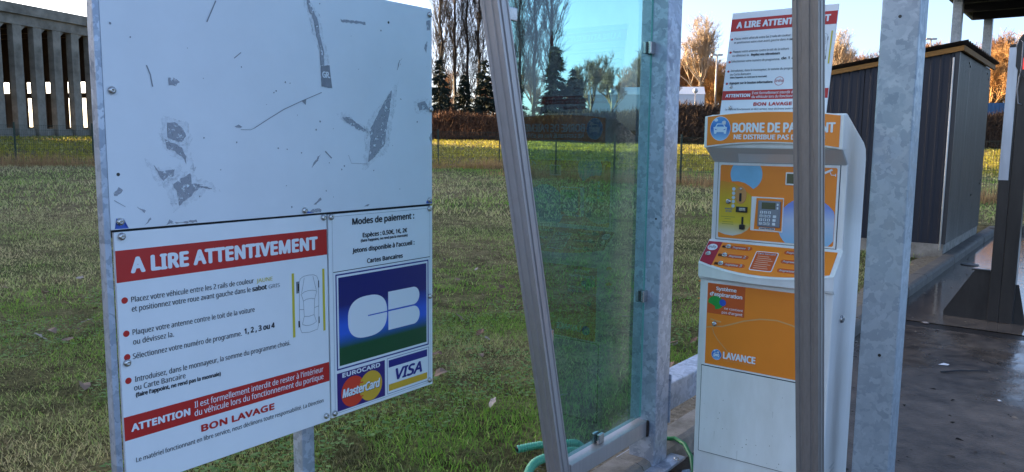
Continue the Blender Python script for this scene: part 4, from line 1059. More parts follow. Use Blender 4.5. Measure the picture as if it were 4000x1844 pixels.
# steel tab on the concrete by the kiosk
tb = prism('anchor_tab', [(0, 0), (.055, .0), (.055, .05), (.03, .075), (0, .06)], 'y', 0, .006, GALV, None); tb.location = (.79, 3.50, -.03); tb.rotation_euler = (R(-50), 0, ROT_SITE); setp(tb, 'small bent galvanised tab on the concrete beside the kiosk', 'bracket')
def scrap(name, pts, loc, rz, m, label):
    o = prism(name, pts, 'z', 0, .0015, m, None); o.location = loc; o.rotation_euler = (R(4), R(3), rz); setp(o, label, name.replace('_', ' ')); return o
scrap('paper_scrap', [(-.05, 0), (.0, .018), (.03, .03), (.05, -.005), (.02, -.02), (-.02, -.012)], (3.19, 5.60, LANE_Z + .004), .3, PAPER, 'torn white paper scrap lying on the wet lane')
scrap('paper_scrap', [(-.02, 0), (.005, .013), (.022, .002), (0, -.012)], (3.10, 4.79, LANE_Z + .004), .9, PAPER, 'tiny white paper scrap on the wet lane near the right edge')
scrap('paper_scrap', [(-.03, -.02), (.02, -.025), (.03, .02), (-.02, .025)], (3.77, 6.96, LANE_Z + .004), .2, LEAF_C, 'small buff scrap on the lane before the dark drain')
tube('stick', [(3.06, 5.40, LANE_Z + .008), (3.2, 5.425, LANE_Z + .010), (3.42, 5.44, LANE_Z + .006)], [.006, .006, .003], BLACK, None, 5); setp(bpy.data.objects['stick'], 'thin black stick lying on the wet lane', 'stick')
o = prism('black_disc', disc(0, 0, .11, .11, 18), 'z', 0, .012, BLACK, None, .003); o.location = (6.20, 10.45, LANE_Z); setp(o, 'small round black disc lying on the wet lane by the kerb', 'disc')

# ------------------------------------------------------------------ grass
def site_uv(x, y):
    dx, dy = x - PC.x, y - PC.y
    return dx * U.x + dy * U.y, dx * V.x + dy * V.y
GRASS = attr_mat('grass_blades', .75, 1)
DEBRIS = attr_mat('loose_debris', .85)
def grass_patch(name, n, ylo, yhi, xk, h0, h1, w0, label, pw=1.0, gcol=None):
    """short lawn blades, each a bent two-piece strip"""
    t = RNG.random(n); y = (ylo ** pw + (yhi ** pw - ylo ** pw) * t) ** (1 / pw)
    x = (RNG.random(n) * 2 - 1) * (y * xk + 1.2)
    u, v = site_uv(x, y)
    edge = -.44 + .05 * np.sin(u * 5)
    ok = (v < edge) | (u > 14.75)
    dens = vnoise(x, y, .55) * .6 + vnoise(x, y, .17) * .4
    ok &= RNG.random(n) < (.35 + 1.0 * dens)
    x, y = x[ok], y[ok]; n = len(x)
    z = terrain(x, y)
    patch = vnoise(x, y, 3.1) * .55 + vnoise(x, y, 1.1) * .3 + vnoise(x, y, .3) * .15
    zone = smooth01((y + .35 * x - 7.6) / 2.6) * (1 - smooth01((y - 26) / 12))        # the middle of the meadow is bleached
    left = smooth01((-x - 1.6) / 1.6) * (1 - smooth01((y - 26) / 12))
    dry = np.clip(.04 + .50 * zone + .10 * left + (patch - .5) * (2.6 - 1.5 * zone) + (RNG.random(n) - .5) * .75 - .5 * smooth01((y - 30) / 10), 0, 1)
    mulch = (vnoise(x + 40, y, .45) * .6 + vnoise(x, y + 40, .16) * .4 + (RNG.random(n) - .5) * .25) > .655
    hh = h0 + (h1 - h0) * RNG.random(n) ** 1.6
    hh *= .65 + .7 * vnoise(x, y, .8)
    an = RNG.random(n) * 2 * PI
    lean = hh * (.35 + 1.1 * RNG.random(n))
    la = RNG.random(n) * 2 * PI
    dx, dy = np.cos(an), np.sin(an)
    w = w0 * (.6 + .8 * RNG.random(n))
    lx, ly = np.cos(la) * lean, np.sin(la) * lean
    base = np.stack([x, y, z - .004], -1); side = np.stack([dx * w, dy * w, np.zeros(n)], -1)
    mid = base + np.stack([lx * .38, ly * .38, hh * .62], -1); tip = base + np.stack([lx, ly, hh * .85], -1)
    V_ = np.stack([base - side, base + side, mid - side * .75, mid + side * .75, tip], 1).reshape(-1, 3)
    b = np.arange(n)[:, None] * 5
    F = np.concatenate([b + [0, 1, 3], b + [0, 3, 2], b + [2, 3, 4]], 0)
    g = np.array([.120, .215, .026]); g2 = np.array([.060, .130, .020]); d = np.array([.36, .31, .17]); d2 = np.array([.20, .175, .095])
    if gcol is not None: g, g2 = np.array(gcol[0]), np.array(gcol[1])
    k = RNG.random(n)[:, None]; gc = g * k + g2 * (1 - k); k = RNG.random(n)[:, None]; dc = d * k + d2 * (1 - k)
    c = gc * (1 - dry[:, None]) + dc * dry[:, None]
    c = np.where(mulch[:, None], c * .25 + np.array([.05, .036, .026]), c); hi = RNG.random(n) < .05; c = np.where(hi[:, None], c * .6 + np.array([.17, .17, .07]), c)
    c = np.repeat(c[:, None, :], 5, 1)
    o = np_mesh(name, V_, F, GRASS, None, c.reshape(-1, 3))
    return setp(o, label, 'grass', None, 'stuff')
grass_patch('grass', 190000, 2.6, 7.0, .85, .016, .054, .0021, 'short mixed lawn grass in the foreground', 1.3)
grass_patch('grass', 120000, 7.0, 16.0, .80, .02, .06, .0038, 'straw and green grass in the middle of the meadow', 1.2)
grass_patch('grass', 60000, 16.0, 36.0, .76, .05, .14, .012, 'thin dry grass in the far half of the meadow', 1.2)
grass_patch('grass', 80000, 36.0, 79.0, .78, .10, .28, .035, 'rough sunlit grass strip at the far side of the meadow', 1.2, ((.20, .175, .020), (.10, .10, .016)))  # yellow of the low sun is put into this strip's blade colours
# small broad weeds
def weeds(n):
    y = 2.7 + 5 * RNG.random(n) ** 1.4; x = (RNG.random(n) * 2 - 1) * (y * .75 + .6)
    u, v = site_uv(x, y); ok = (v < -.42) & (vnoise(x, y, .6) > .52); x, y = x[ok], y[ok]; n = len(x); z = terrain(x, y)
    a = RNG.random(n) * 2 * PI; r_ = .008 + .012 * RNG.random(n); h = .015 + .03 * RNG.random(n)
    c = np.stack([x, y, z + h], -1); d = np.stack([np.cos(a), np.sin(a), np.zeros(n)], -1); e = np.stack([-np.sin(a), np.cos(a), np.zeros(n)], -1)
    up = np.array([0, 0, 1.]); t = (RNG.random(n)[:, None] - .3) * .8
    V_ = np.stack([c - d * r_[:, None], c + e * r_[:, None] * .7 + up * (r_[:, None] * t), c + d * r_[:, None], c - e * r_[:, None] * .7 + up * (r_[:, None] * t)], 1).reshape(-1, 3)
    b = np.arange(n)[:, None] * 4; F = np.concatenate([b + [0, 1, 2], b + [0, 2, 3]], 0)
    k = RNG.random(n)[:, None]; col = np.array([.05, .125, .03]) * k + np.array([.12, .19, .06]) * (1 - k)
    o = np_mesh('ground_weeds', V_, F, GRASS, None, np.repeat(col[:, None], 4, 1).reshape(-1, 3)); setp(o, 'low clover and broad weeds among the foreground grass', 'weeds', None, 'stuff')
weeds(26000)
# loose gravel on the concrete strip
def gravel(n):
    u = -1.5 + 4 * RNG.random(n); v = -.52 + .36 * RNG.random(n); r_ = .003 + .010 * RNG.random(n) ** 3
    x = PC.x + U.x * u + V.x * v; y = PC.y + U.y * u + V.y * v
    base = np.array([(1, 0, 0), (-.5, .8, .1), (-.6, -.7, 0), (0.1, 0, .8)]) 
    ro = RNG.random(n) * 6.3; c, s = np.cos(ro), np.sin(ro)
    vx = base[None, :, 0] * c[:, None] - base[None, :, 1] * s[:, None]; vy = base[None, :, 0] * s[:, None] + base[None, :, 1] * c[:, None]
    V_ = np.stack([x[:, None] + vx * r_[:, None], y[:, None] + vy * r_[:, None], .002 + base[None, :, 2] * r_[:, None]], -1).reshape(-1, 3)
    b = np.arange(n)[:, None] * 4; F = np.concatenate([b + [0, 1, 3], b + [1, 2, 3], b + [2, 0, 3]], 0)
    k = RNG.random(n)[:, None]; col = np.array([.10, .085, .065]) * k + np.array([.34, .31, .26]) * (1 - k)
    o = np_mesh('gravel', V_, F, DEBRIS, None, np.repeat(col[:, None], 4, 1).reshape(-1, 3)); setp(o, 'loose grit and small stones along the concrete strip', 'gravel', None, 'stuff')
gravel(2600)
def lane_grit(n):
    u = .3 + 11 * RNG.random(n) ** 1.3; v = .05 + 4.5 * RNG.random(n); r_ = .004 + .022 * RNG.random(n) ** 4
    x = PC.x + U.x * u + V.x * v; y = PC.y + U.y * u + V.y * v; a = RNG.random(n) * 6.3
    c, s_ = np.cos(a), np.sin(a); P3 = np.array([(1.3, 0, 0), (-.6, .5, .1), (-.5, -.5, 0), (0, .1, .3)])
    vx = P3[None, :, 0] * c[:, None] - P3[None, :, 1] * s_[:, None]; vy = P3[None, :, 0] * s_[:, None] + P3[None, :, 1] * c[:, None]
    V_ = np.stack([x[:, None] + vx * r_[:, None], y[:, None] + vy * r_[:, None], LANE_Z + .0015 + P3[None, :, 2] * r_[:, None]], -1).reshape(-1, 3)
    b = np.arange(n)[:, None] * 4; F = np.concatenate([b + [0, 1, 3], b + [1, 2, 3], b + [2, 0, 3]], 0)
    k = (RNG.random(n) ** 3)[:, None]; col = np.array([.30, .26, .21]) * k + np.array([.02, .017, .014]) * (1 - k)
    o = np_mesh('lane_grit', V_, F, DEBRIS, None, np.repeat(col[:, None], 4, 1).reshape(-1, 3)); setp(o, 'grit and leaf crumbs scattered over the wet lane', 'grit', None, 'stuff')
lane_grit(2200)
# fallen leaves, single things
def leaf_mesh(seed):
    rnd = random.Random(seed); n = 9; vs, fs = [], []
    for i in range(n + 1):
        t = i / n; w = .42 * math.sin(PI * min(1, t * 1.02)) ** .8 * (1 + rnd.uniform(-.18, .18)); zc = .16 * math.sin(t * 3 + seed) ; cu = rnd.uniform(.05, .35)
        vs += [(t - .5, -w, zc + cu * w), (t - .5, 0, zc), (t - .5, w, zc + cu * w * rnd.uniform(.3, 1.4))]
    for i in range(n):
        for j in range(2): fs.append((i * 3 + j, i * 3 + j + 1, (i + 1) * 3 + j + 1, (i + 1) * 3 + j))
    me = bpy.data.meshes.new('fallen_leaf'); me.from_pydata(vs, [], fs); me.update(); return me
leaf_me = []
for s in range(6):
    me = leaf_mesh(s); me.materials.append((LEAF_A, LEAF_B, LEAF_C)[s % 3]); leaf_me.append(me)
spots = [(-3.52, 5.85), (-3.40, 5.93), (-3.52, 5.71), (-3.3, 5.67), (-3.63, 6.68), (-3.44, 6.2), (-4.42, 7.27), (-.86, 9.82), (-.42, 9.17), (-.59, 8.48), (-.25, 6.1), (-.18, 5.87), (-.21, 5.36), (-.53, 5.37), (-.44, 6.63), (1.25, 5.85), (1.41, 5.89), (1.24, 5.74),
         (-2.6, 4.6), (-2.9, 4.15), (-4.6, 8.2), (-5.0, 7.6), (-.75, 4.6), (-.1, 4.35), (-.45, 4.9), (.25, 5.0), (.3, 4.5), (-4.0, 6.9), (-3.2, 7.5), (-.9, 7.3), (-.3, 7.6), (.6, 6.2), (1.0, 6.7), (.2, 7.2), (-.1, 8.1), (-1.0, 5.9), (1.1, 5.2)]
rl = random.Random(5)
for i, (x, y) in enumerate(spots):
    o = bpy.data.objects.new('fallen_leaf', leaf_me[i % 6]); COL.objects.link(o)
    o.location = (x, y, tz(x, y) + .045); s = rl.uniform(.06, .11); o.scale = (s, s * .8, s); o.rotation_euler = (rl.uniform(-.4, .4), rl.uniform(-.4, .4), rl.uniform(0, 6.3))
    px = x / y; zone = 'left of the notice board' if px < -.5 else 'between the board and the sloping upright' if px < .03 else 'behind the teal glass' if px < .17 else 'beside the kiosk'
    setp(o, '%s fallen leaf on the %s grass %s' % (('tan', 'dark brown', 'pale')[i % 3], 'near' if y < 6.3 else 'farther', zone), 'leaf', 'fallen leaves on the grass')

# ------------------------------------------------------------------ fences
def mesh_panel(L_):
    vs, fs = [], []
    def bar(p, q, r_):
        d = Vector(q) - Vector(p); a = Vector((0, 1, 0)) * r_; b = d.cross(Vector((0, 1, 0))).normalized() * r_; k = len(vs)
        for e in (p, q):
            for s in (a, -a * .5 + b * .87, -a * .5 - b * .87): vs.append(tuple(Vector(e) + s))
        for i in range(3): fs.append((k + i, k + (i + 1) % 3, k + 3 + (i + 1) % 3, k + 3 + i))
    x = .05
    while x < L_ - .04: bar((x, 0, .05), (x, 0, 1.68), .0042); x += .07
    for z in (.06, .26, .46, .66, .86, 1.06, 1.26, 1.46, 1.66): bar((.02, 0, z), (L_ - .02, 0, z), .005)
    me = bpy.data.meshes.new('mesh_panel'); me.from_pydata(vs, [], fs); me.materials.append(FENCE); return me
def make_fence(pts, label):
    root = empty('mesh_fence', (pts[0][0], pts[0][1], 0), 0, label, 'fence'); cache = {}
    o0 = Vector((pts[0][0], pts[0][1], 0))
    pm = None
    for (x, y) in pts:
        o = box('post', -.03, .03, -.02, .02, -.1, 1.78, FENCE, None) if pm is None else bpy.data.objects.new('post', pm)
        if pm is None: pm = o.data
        else: COL.objects.link(o)
        o.parent = root; o.location = Vector((x, y, tz(x, y))) - o0
    L_ = (Vector(pts[1]) - Vector(pts[0])).length; me = mesh_panel(L_)
    for (a, b) in zip(pts, pts[1:]):
        o = bpy.data.objects.new('mesh_panel', me); COL.objects.link(o); o.parent = root
        za, zb = tz(*a), tz(*b); d = Vector((b[0] - a[0], b[1] - a[1], zb - za))
        o.location = Vector((a[0], a[1], za)) - o0; o.rotation_euler = (0, -math.atan2(d.z, math.hypot(d.x, d.y)), math.atan2(d.y, d.x)); o.scale = (d.length / L_, 1, 1)
    return root
fa = [(-20.46 + 2.02 * i * 1.08, 33.3 + .57 * i * 1.0 if i < 9 else 38.2 + .0 * i) for i in range(-3, 11)]
fa = [(-26.5 + 2.85 * i, 31.6 + .74 * i) for i in range(0, 10)]
fa = fa[:9]
make_fence([(-26.4 + (25.75 / 9) * i, 31.2 + (6.4 / 9) * i) for i in range(10)], 'green wire mesh fence across the far meadow behind the board')
fb0, fb1 = Vector((-.65, 37.6)), Vector((1.74, 31.75))
make_fence([tuple(Vector((1.74, 31.75)) + Vector((2.2, -1.92)) * (i * .97)) for i in range(-1, 9)], 'green wire mesh fence running to the right behind the kiosk and shed')
# dead tall grass along the fences
def fence_weeds(n):
    t = RNG.random(n); ln = RNG.random(n) < .55
    x = np.where(ln, -26 + 27 * t, 0 + 20 * t); y = np.where(ln, 31.2 + 6.4 * t, 33.3 - 17.2 * t)
    x = x + RNG.normal(0, .5, n); y = y + RNG.normal(0, .55, n) - .3
    keep = RNG.random(n) < np.clip(vnoise(x, y, 1.6) * 2 - .45, 0, 1); x, y = x[keep], y[keep]; n = len(x); z = terrain(x, y)
    h = .15 + .55 * RNG.random(n) ** 2; a = RNG.random(n) * 6.3; w = .010; le = h * .5 * RNG.random(n); la = RNG.random(n) * 6.3
    b0 = np.stack([x, y, z], -1); sd_ = np.stack([np.cos(a) * w, np.sin(a) * w, 0 * a], -1)
    V_ = np.stack([b0 - sd_, b0 + sd_, b0 + np.stack([np.cos(la) * le, np.sin(la) * le, h], -1)], 1).reshape(-1, 3)
    F = np.arange(n * 3).reshape(-1, 3); k = RNG.random(n)[:, None]
    col = np.array([.24, .16, .075]) * k + np.array([.12, .07, .035]) * (1 - k)
    o = np_mesh('dead_weeds', V_, F, GRASS, None, np.repeat(col[:, None], 3, 1).reshape(-1, 3)); setp(o, 'brown dead weeds along the foot of the mesh fence', 'weeds', None, 'stuff')
fence_weeds(30000)
def brambles(n):
    x = -30 + 125 * RNG.random(n); yb = 79 - .06 * x; t = RNG.random(n) ** .8
    y = yb + .2 + 7.5 * t; z = terrain(x, y)
    lump = vnoise(x, y, 3.5)
    h = (.25 + 1.35 * lump ** 1.6 * smooth01(t * 2 + .3)) * RNG.random(n)
    a = RNG.random(n) * 6.3; ln = .25 + .8 * RNG.random(n); el = RNG.normal(.5, .6, n)
    p = np.stack([x, y, z + h], -1); d = np.stack([np.cos(a) * np.cos(el), np.sin(a) * np.cos(el), np.sin(el)], -1) * ln[:, None]
    s = np.cross(d, RNG.normal(0, 1, (n, 3))); s /= np.linalg.norm(s, axis=1, keepdims=True) + 1e-6; s *= (.02 + .05 * RNG.random(n))[:, None]
    V_ = np.stack([p - s, p + s, p + d], 1).reshape(-1, 3); F = np.arange(n * 3).reshape(-1, 3)
    k = RNG.random(n)[:, None]; red = smooth01((8 - x) / 14)[:, None]  # sunlit red at left and shaded dark brown at right, put into the tint
    A = np.array([.17, .072, .032]) * red + np.array([.075, .05, .033]) * (1 - red); B = np.array([.055, .032, .020])
    col = A * k + B * (1 - k)
    o = np_mesh('bramble_bank', V_, F, DEBRIS, None, np.repeat(col[:, None], 3, 1).reshape(-1, 3)); setp(o, 'rust-brown tangle of brambles covering the bank', 'brambles', None, 'stuff')
brambles(150000)

# ------------------------------------------------------------------ derelict concrete hall (left)
HX = math.atan2(-.27, .963)
hall = empty('concrete_hall', (-42.4, 65, 0), HX, 'derelict open concrete hall with tall pillars at the left edge', 'building')
HZ0, HZB, HZT = 1.1, 10.75, 12.45
def hbox(name, x0, x1, y0, y1, z0, z1, m): return box(name, x0, x1, y0, y1, z0, z1, m, hall)
pm = None
for i in range(-1, 7):
    if pm is None:
        bm = bmesh.new(); vs_ = bm_box(bm, -.30, .30, -.42, .42, HZ0, HZB + .001)
        o = from_bm('pillar', bm, CONC_OLD, hall); pm = o.data; o.location = (0, 2 * i, 0)
    else:
        o = bpy.data.objects.new('pillar', pm); COL.objects.link(o); o.parent = hall; o.location = (0, 2 * i, 0)
hbox('lintel_beam', -.42, .35, -3.2, 13.4, HZB, HZB + .85, CONC_OLD); hbox('cornice', -.42, .62, -3.2, 13.45, HZB + .852, HZT, CONC_OLD)
for i in range(-1, 6): 
    hbox('low_wall', -.55, -.12, 2 * i + .43, 2 * i + 1.57, HZ0, 2.15, CONC_OLD)
    prism('corbel', [(2 * i + .42, HZB - .5), (2 * i + .42, HZB), (2 * i + .95, HZB)], 'x', -.2, .2, CONC_OLD, hall)
hbox('unseen_shade_wall', -.4, .3, -90, -3.21, 0, HZT, CONC_OLD); hbox('unseen_shade_block', -22, -.45, -90, -9, 0, 19, CONC_OLD)  # unseen closed wall and taller block, added to keep the foreground in shade
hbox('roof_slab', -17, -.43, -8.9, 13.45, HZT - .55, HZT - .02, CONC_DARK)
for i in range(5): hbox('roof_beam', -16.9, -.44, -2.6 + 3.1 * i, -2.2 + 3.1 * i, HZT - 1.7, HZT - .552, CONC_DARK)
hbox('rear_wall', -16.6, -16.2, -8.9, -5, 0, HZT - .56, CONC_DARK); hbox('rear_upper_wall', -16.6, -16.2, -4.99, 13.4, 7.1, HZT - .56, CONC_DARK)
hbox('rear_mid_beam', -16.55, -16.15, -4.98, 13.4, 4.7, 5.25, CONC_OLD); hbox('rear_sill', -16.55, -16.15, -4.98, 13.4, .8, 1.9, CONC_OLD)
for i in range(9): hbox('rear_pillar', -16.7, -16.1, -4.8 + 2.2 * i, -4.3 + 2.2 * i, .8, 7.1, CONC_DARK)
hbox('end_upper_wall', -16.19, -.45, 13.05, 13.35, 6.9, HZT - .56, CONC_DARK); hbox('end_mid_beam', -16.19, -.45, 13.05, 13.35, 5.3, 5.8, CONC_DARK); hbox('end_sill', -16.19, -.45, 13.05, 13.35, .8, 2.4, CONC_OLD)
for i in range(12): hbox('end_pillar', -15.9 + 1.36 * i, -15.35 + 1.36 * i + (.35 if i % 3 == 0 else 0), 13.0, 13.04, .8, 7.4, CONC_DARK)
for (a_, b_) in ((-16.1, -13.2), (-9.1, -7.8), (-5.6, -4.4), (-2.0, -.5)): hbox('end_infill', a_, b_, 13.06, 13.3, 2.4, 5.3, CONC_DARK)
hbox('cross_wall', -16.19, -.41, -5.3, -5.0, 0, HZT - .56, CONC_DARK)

# ------------------------------------------------------------------ trees
def segs_mesh(segs):
    a = np.array([s[0] for s in segs], np.float32); b = np.array([s[1] for s in segs], np.float32)
    r0 = np.array([s[2] for s in segs], np.float32)[:, None]; r1 = np.array([s[3] for s in segs], np.float32)[:, None]
    d = b - a; d /= np.linalg.norm(d, axis=1, keepdims=True) + 1e-9
    ref = np.where(np.abs(d[:, 2:3]) > .9, np.array([[1., 0, 0]]), np.array([[0, 0, 1.]]))
    s = np.cross(d, ref); s /= np.linalg.norm(s, axis=1, keepdims=True) + 1e-9; t = np.cross(d, s)
    V_ = []
    for p, r_ in ((a, r0), (b, r1)):
        for k in range(3):
            an = 2 * PI * k / 3; V_.append(p + (s * math.cos(an) + t * math.sin(an)) * r_)
    V_ = np.stack(V_, 1).reshape(-1, 3); base = np.arange(len(a))[:, None] * 6
    F = np.concatenate([base + [k, (k + 1) % 3, 3 + (k + 1) % 3, 3 + k] for k in range(3)], 0)
    return V_, F
def mesh_of(name, V_, F, m, nv):
    o = np_mesh(name, V_, F, m, None, None, nv); me = o.data; bpy.data.objects.remove(o); return me
def rv(rnd, s): return np.array([rnd.gauss(0, s), rnd.gauss(0, s), rnd.gauss(0, s)])
def unit(v): return v / (np.linalg.norm(v) + 1e-9)
def poplar(seed, H):
    rnd = random.Random(seed); tr, br = [], []
    p = np.zeros(3); n = 14; pts = [p]
    for i in range(n): pts.append(np.array([rnd.gauss(0, .10), rnd.gauss(0, .10), H * (i + 1) / n]))
    rad = lambda z: .30 * (1 - z / H) ** .8 + .02
    for a, b in zip(pts, pts[1:]): tr.append((a, b, rad(a[2]), rad(b[2])))
    for i in range(108):
        t = .10 + .86 * rnd.random(); z = H * t; k = min(n - 1, int(t * n)); base = pts[k] + (pts[k + 1] - pts[k]) * (t * n - k)
        az = rnd.random() * 6.283; L_ = H * .30 * (1 - .72 * t) * rnd.uniform(.6, 1.15); o = rnd.uniform(.28, .5)
        d = unit(np.array([math.cos(az) * o, math.sin(az) * o, 1.0])); q = base; r_ = .022 + .05 * (1 - t) * rnd.random()
        pp = [q]
        for s in range(5):
            q = q + d * L_ / 5; pp.append(q); d = unit(d + np.array([0, 0, .16]) + rv(rnd, .05))
        for s, (a, b) in enumerate(zip(pp, pp[1:])): br.append((a, b, r_ * (1 - s / 5.5), r_ * (1 - (s + 1) / 5.5)))
        for s in range(13):
            f = .15 + .85 * rnd.random(); kk = min(4, int(f * 5)); bs = pp[kk] + (pp[kk + 1] - pp[kk]) * (f * 5 - kk)
            d2 = unit(unit(pp[kk + 1] - pp[kk]) + rv(rnd, .28)); l2 = L_ * .26 * rnd.uniform(.5, 1.2)
            e = bs + d2 * l2; br.append((bs, e, .020, .011))
            for w in range(3):
                b3 = bs + d2 * l2 * rnd.uniform(.2, .9); d3 = unit(d2 + rv(rnd, .3)); br.append((b3, b3 + d3 * l2 * rnd.uniform(.4, .8), .014, .008))
    return tr, br
def broad(seed, H, spread=.55, levels=5, kids=3, fine=.010, up_=.25, tw=3):
    rnd = random.Random(seed); tr, br = [], []
    def rec(p, d, L_, r_, lv):
        q = p; n = 3; out = tr if lv == 0 else br
        pts = [p]
        for s in range(n):
            q = q + d * L_ / n; pts.append(q); d = unit(d + rv(rnd, .09) + np.array([0, 0, up_ * .3]))
        for s, (a, b) in enumerate(zip(pts, pts[1:])): out.append((a, b, r_ * (1 - .12 * s), r_ * (1 - .12 * (s + 1))))
        if lv >= levels:
            for w in range(tw):
                b3 = pts[rnd.randrange(1, n + 1)]; d3 = unit(d + rv(rnd, .5)); br.append((b3, b3 + d3 * L_ * rnd.uniform(.5, 1.0), fine, fine * .5))
            return
        for c in range(kids + (3 if lv == 0 else 1 if rnd.random() < .4 else 0)):
            f = rnd.uniform(.45, 1.0) if lv else (rnd.uniform(.22, 1.0) if c else 1.0); k = min(n - 1, int(f * n)); b = pts[k] + (pts[k + 1] - pts[k]) * (f * n - k)
            d2 = unit(d + rv(rnd, spread) + np.array([0, 0, up_])); rec(b, d2, L_ * rnd.uniform(.6, .82), max(r_ * .58, fine), lv + 1)
    rec(np.zeros(3), np.array([0, 0, 1.]), H * .27, H * .018, 0)
    return tr, br
def conifer(seed, H, Wd, tris=5200):
    rnd = np.random.default_rng(seed)
    n = tris; nb = 150; bt = rnd.random(nb) ** 1.25; bt[:6] = .93 + .06 * rnd.random(6); baz = rnd.random(nb) * 6.283; bl = (1 - bt) ** .9 * Wd * (.55 + .65 * rnd.random(nb)) + .05
    i = rnd.choice(nb, n, p=(bl + .2) / (bl + .2).sum()); f = rnd.random(n) ** .75
    t = bt[i]; az = baz[i] + rnd.normal(0, .10, n); rr = bl[i] * f
    p = np.stack([np.cos(az) * rr, np.sin(az) * rr, .06 * H + t * H * .94 - .32 * rr + .10 * rr * rr * .6 + rnd.normal(0, .06, n)], -1)
    d = np.stack([np.cos(az), np.sin(az), -.35 + 0 * az], -1) + rnd.normal(0, .5, (n, 3)); L_ = .25 + .35 * rnd.random(n)
    s = np.cross(d, rnd.normal(0, 1, (n, 3))); s /= np.linalg.norm(s, axis=1, keepdims=True); s *= .10
    V_ = np.stack([p - s, p + s, p + d * L_[:, None]], 1).reshape(-1, 3)
    return V_, np.arange(n * 3).reshape(-1, 3)
def leaf_tris(seed, br, n, size):
    rnd = np.random.default_rng(seed); ends = np.array([b[1] for b in br[-len(br) * 2 // 3:]]); p = ends[rnd.integers(0, len(ends), n)] + rnd.normal(0, .22, (n, 3))
    d = rnd.normal(0, 1, (n, 3)) * size; s = rnd.normal(0, 1, (n, 3)) * size * .6
    return np.stack([p, p + s, p + d], 1).reshape(-1, 3), np.arange(n * 3).reshape(-1, 3)
PROTO = {}
def proto(key, tr, br, mt, mb, Hn=None):
    V1, F1 = segs_mesh(tr); V2, F2 = segs_mesh(br)
    if Hn: k = Hn / V2[:, 2].max(); V1 = V1 * k; V2 = V2 * k
    PROTO[key] = (mesh_of('trunk', V1, F1, mt, 4), mesh_of('crown', V2, F2, mb, 4), (V1, F1), (V2, F2))
BARK2 = mat('bark_brown', (.085, .060, .042), .9, var=.4, scale=3)
for s in range(3): proto('poplar%d' % s, *poplar(20 + s, 27), BARK_DARK, mat('twig_poplar', (.030, .023, .018), .9))  # backlit darkness is put into the poplar bark and twig colours
proto('gold', *broad(3, 14, .60, 5, 3, .024, .30, 8), BARK2, TWIG_GOLD, 14)
proto('brown', *broad(4, 14, .55, 5, 3, .022, .22, 8), BARK2, TWIG_BROWN, 14)
proto('grey', *broad(5, 15, .42, 5, 3, .018, .34, 5), BARK2, TWIG_GREY, 15)
proto('pale', *broad(6, 13, .40, 5, 3, .016, .36, 4), mat('bark_pale', (.50, .46, .40), .8), TWIG_PALE, 13)
proto('thin', *broad(8, 10, .34, 4, 3, .018, .40, 5), BARK2, TWIG_GREY, 10)
def tree(name, key, x, y, s, label, cat='tree', group=None, rz=None):
    z = tz(x, y) - .1
    t = empty(name, (x, y, z), random.uniform(0, 6.28) if rz is None else rz, label, cat, group); t.scale = (s, s, s)
    for nm, me in (('trunk', PROTO[key][0]), ('crown', PROTO[key][1])):
        o = bpy.data.objects.new(nm, me); COL.objects.link(o); o.parent = t
    return t
pl_lab = ['bare tall poplar closest to the right edge of the white board', 'second bare poplar from the board, left of the aluminium upright', 'third bare poplar from the board, left of the aluminium upright', 'bare poplar just left of the sloping aluminium upright',
          'bare poplar hidden mostly by the sloping aluminium upright', 'bare poplar seen through the glass just right of the upright', 'second bare poplar through the glass from the upright', 'rightmost wide bare poplar seen through the teal glass']
for i, (x, s) in enumerate(((-10.3, 1.0), (-8.35, 1.05), (-6.5, .98), (-4.9, 1.02), (-1.7, 1.0), (.9, 1.0), (2.9, 1.06), (5.3, 1.12))):
    tree('poplar_tree', 'poplar%d' % (i % 3), x, 112 + (i % 2) * .8, s, pl_lab[i], 'tree', 'row of bare poplars')
con_me = []
for s in range(3): V_, F_ = conifer(40 + s, 9, 2.5, 7000); con_me.append(mesh_of('crown', V_, F_, NEEDLE, 3))
V_, F_ = segs_mesh([(np.zeros(3), np.array([0, 0, 8.5]), .16, .03)]); con_tr = mesh_of('trunk', V_, F_, BARK_DARK, 4)
con_lab = ['dark spruce at the board edge under the poplars', 'dark spruce under the second and third poplars', 'dark spruce beside the left edge of the aluminium upright', 'dark spruce just right of the aluminium upright through the glass', 'tall dark spruce under the rightmost poplar through the glass', 'low broad dark spruce right of the last poplar', 'dark spruce behind the broad low one through the glass']
for i, (x, y, s) in enumerate(((-9.6, 103, .95), (-6.6, 106, .75), (-3.7, 104, .95), (0.2, 104, .75), (5.3, 100, 1.05), (7.4, 99, .72), (8.6, 103, .60))):
    t = empty('spruce_tree', (x, y, tz(x, y)), i * 1.7, con_lab[i], 'tree', 'dark spruces below the poplars'); t.scale = (s, s, s)
    for nm, me in (('trunk', con_tr), ('crown', con_me[i % 3])):
        o = bpy.data.objects.new(nm, me); COL.objects.link(o); o.parent = t
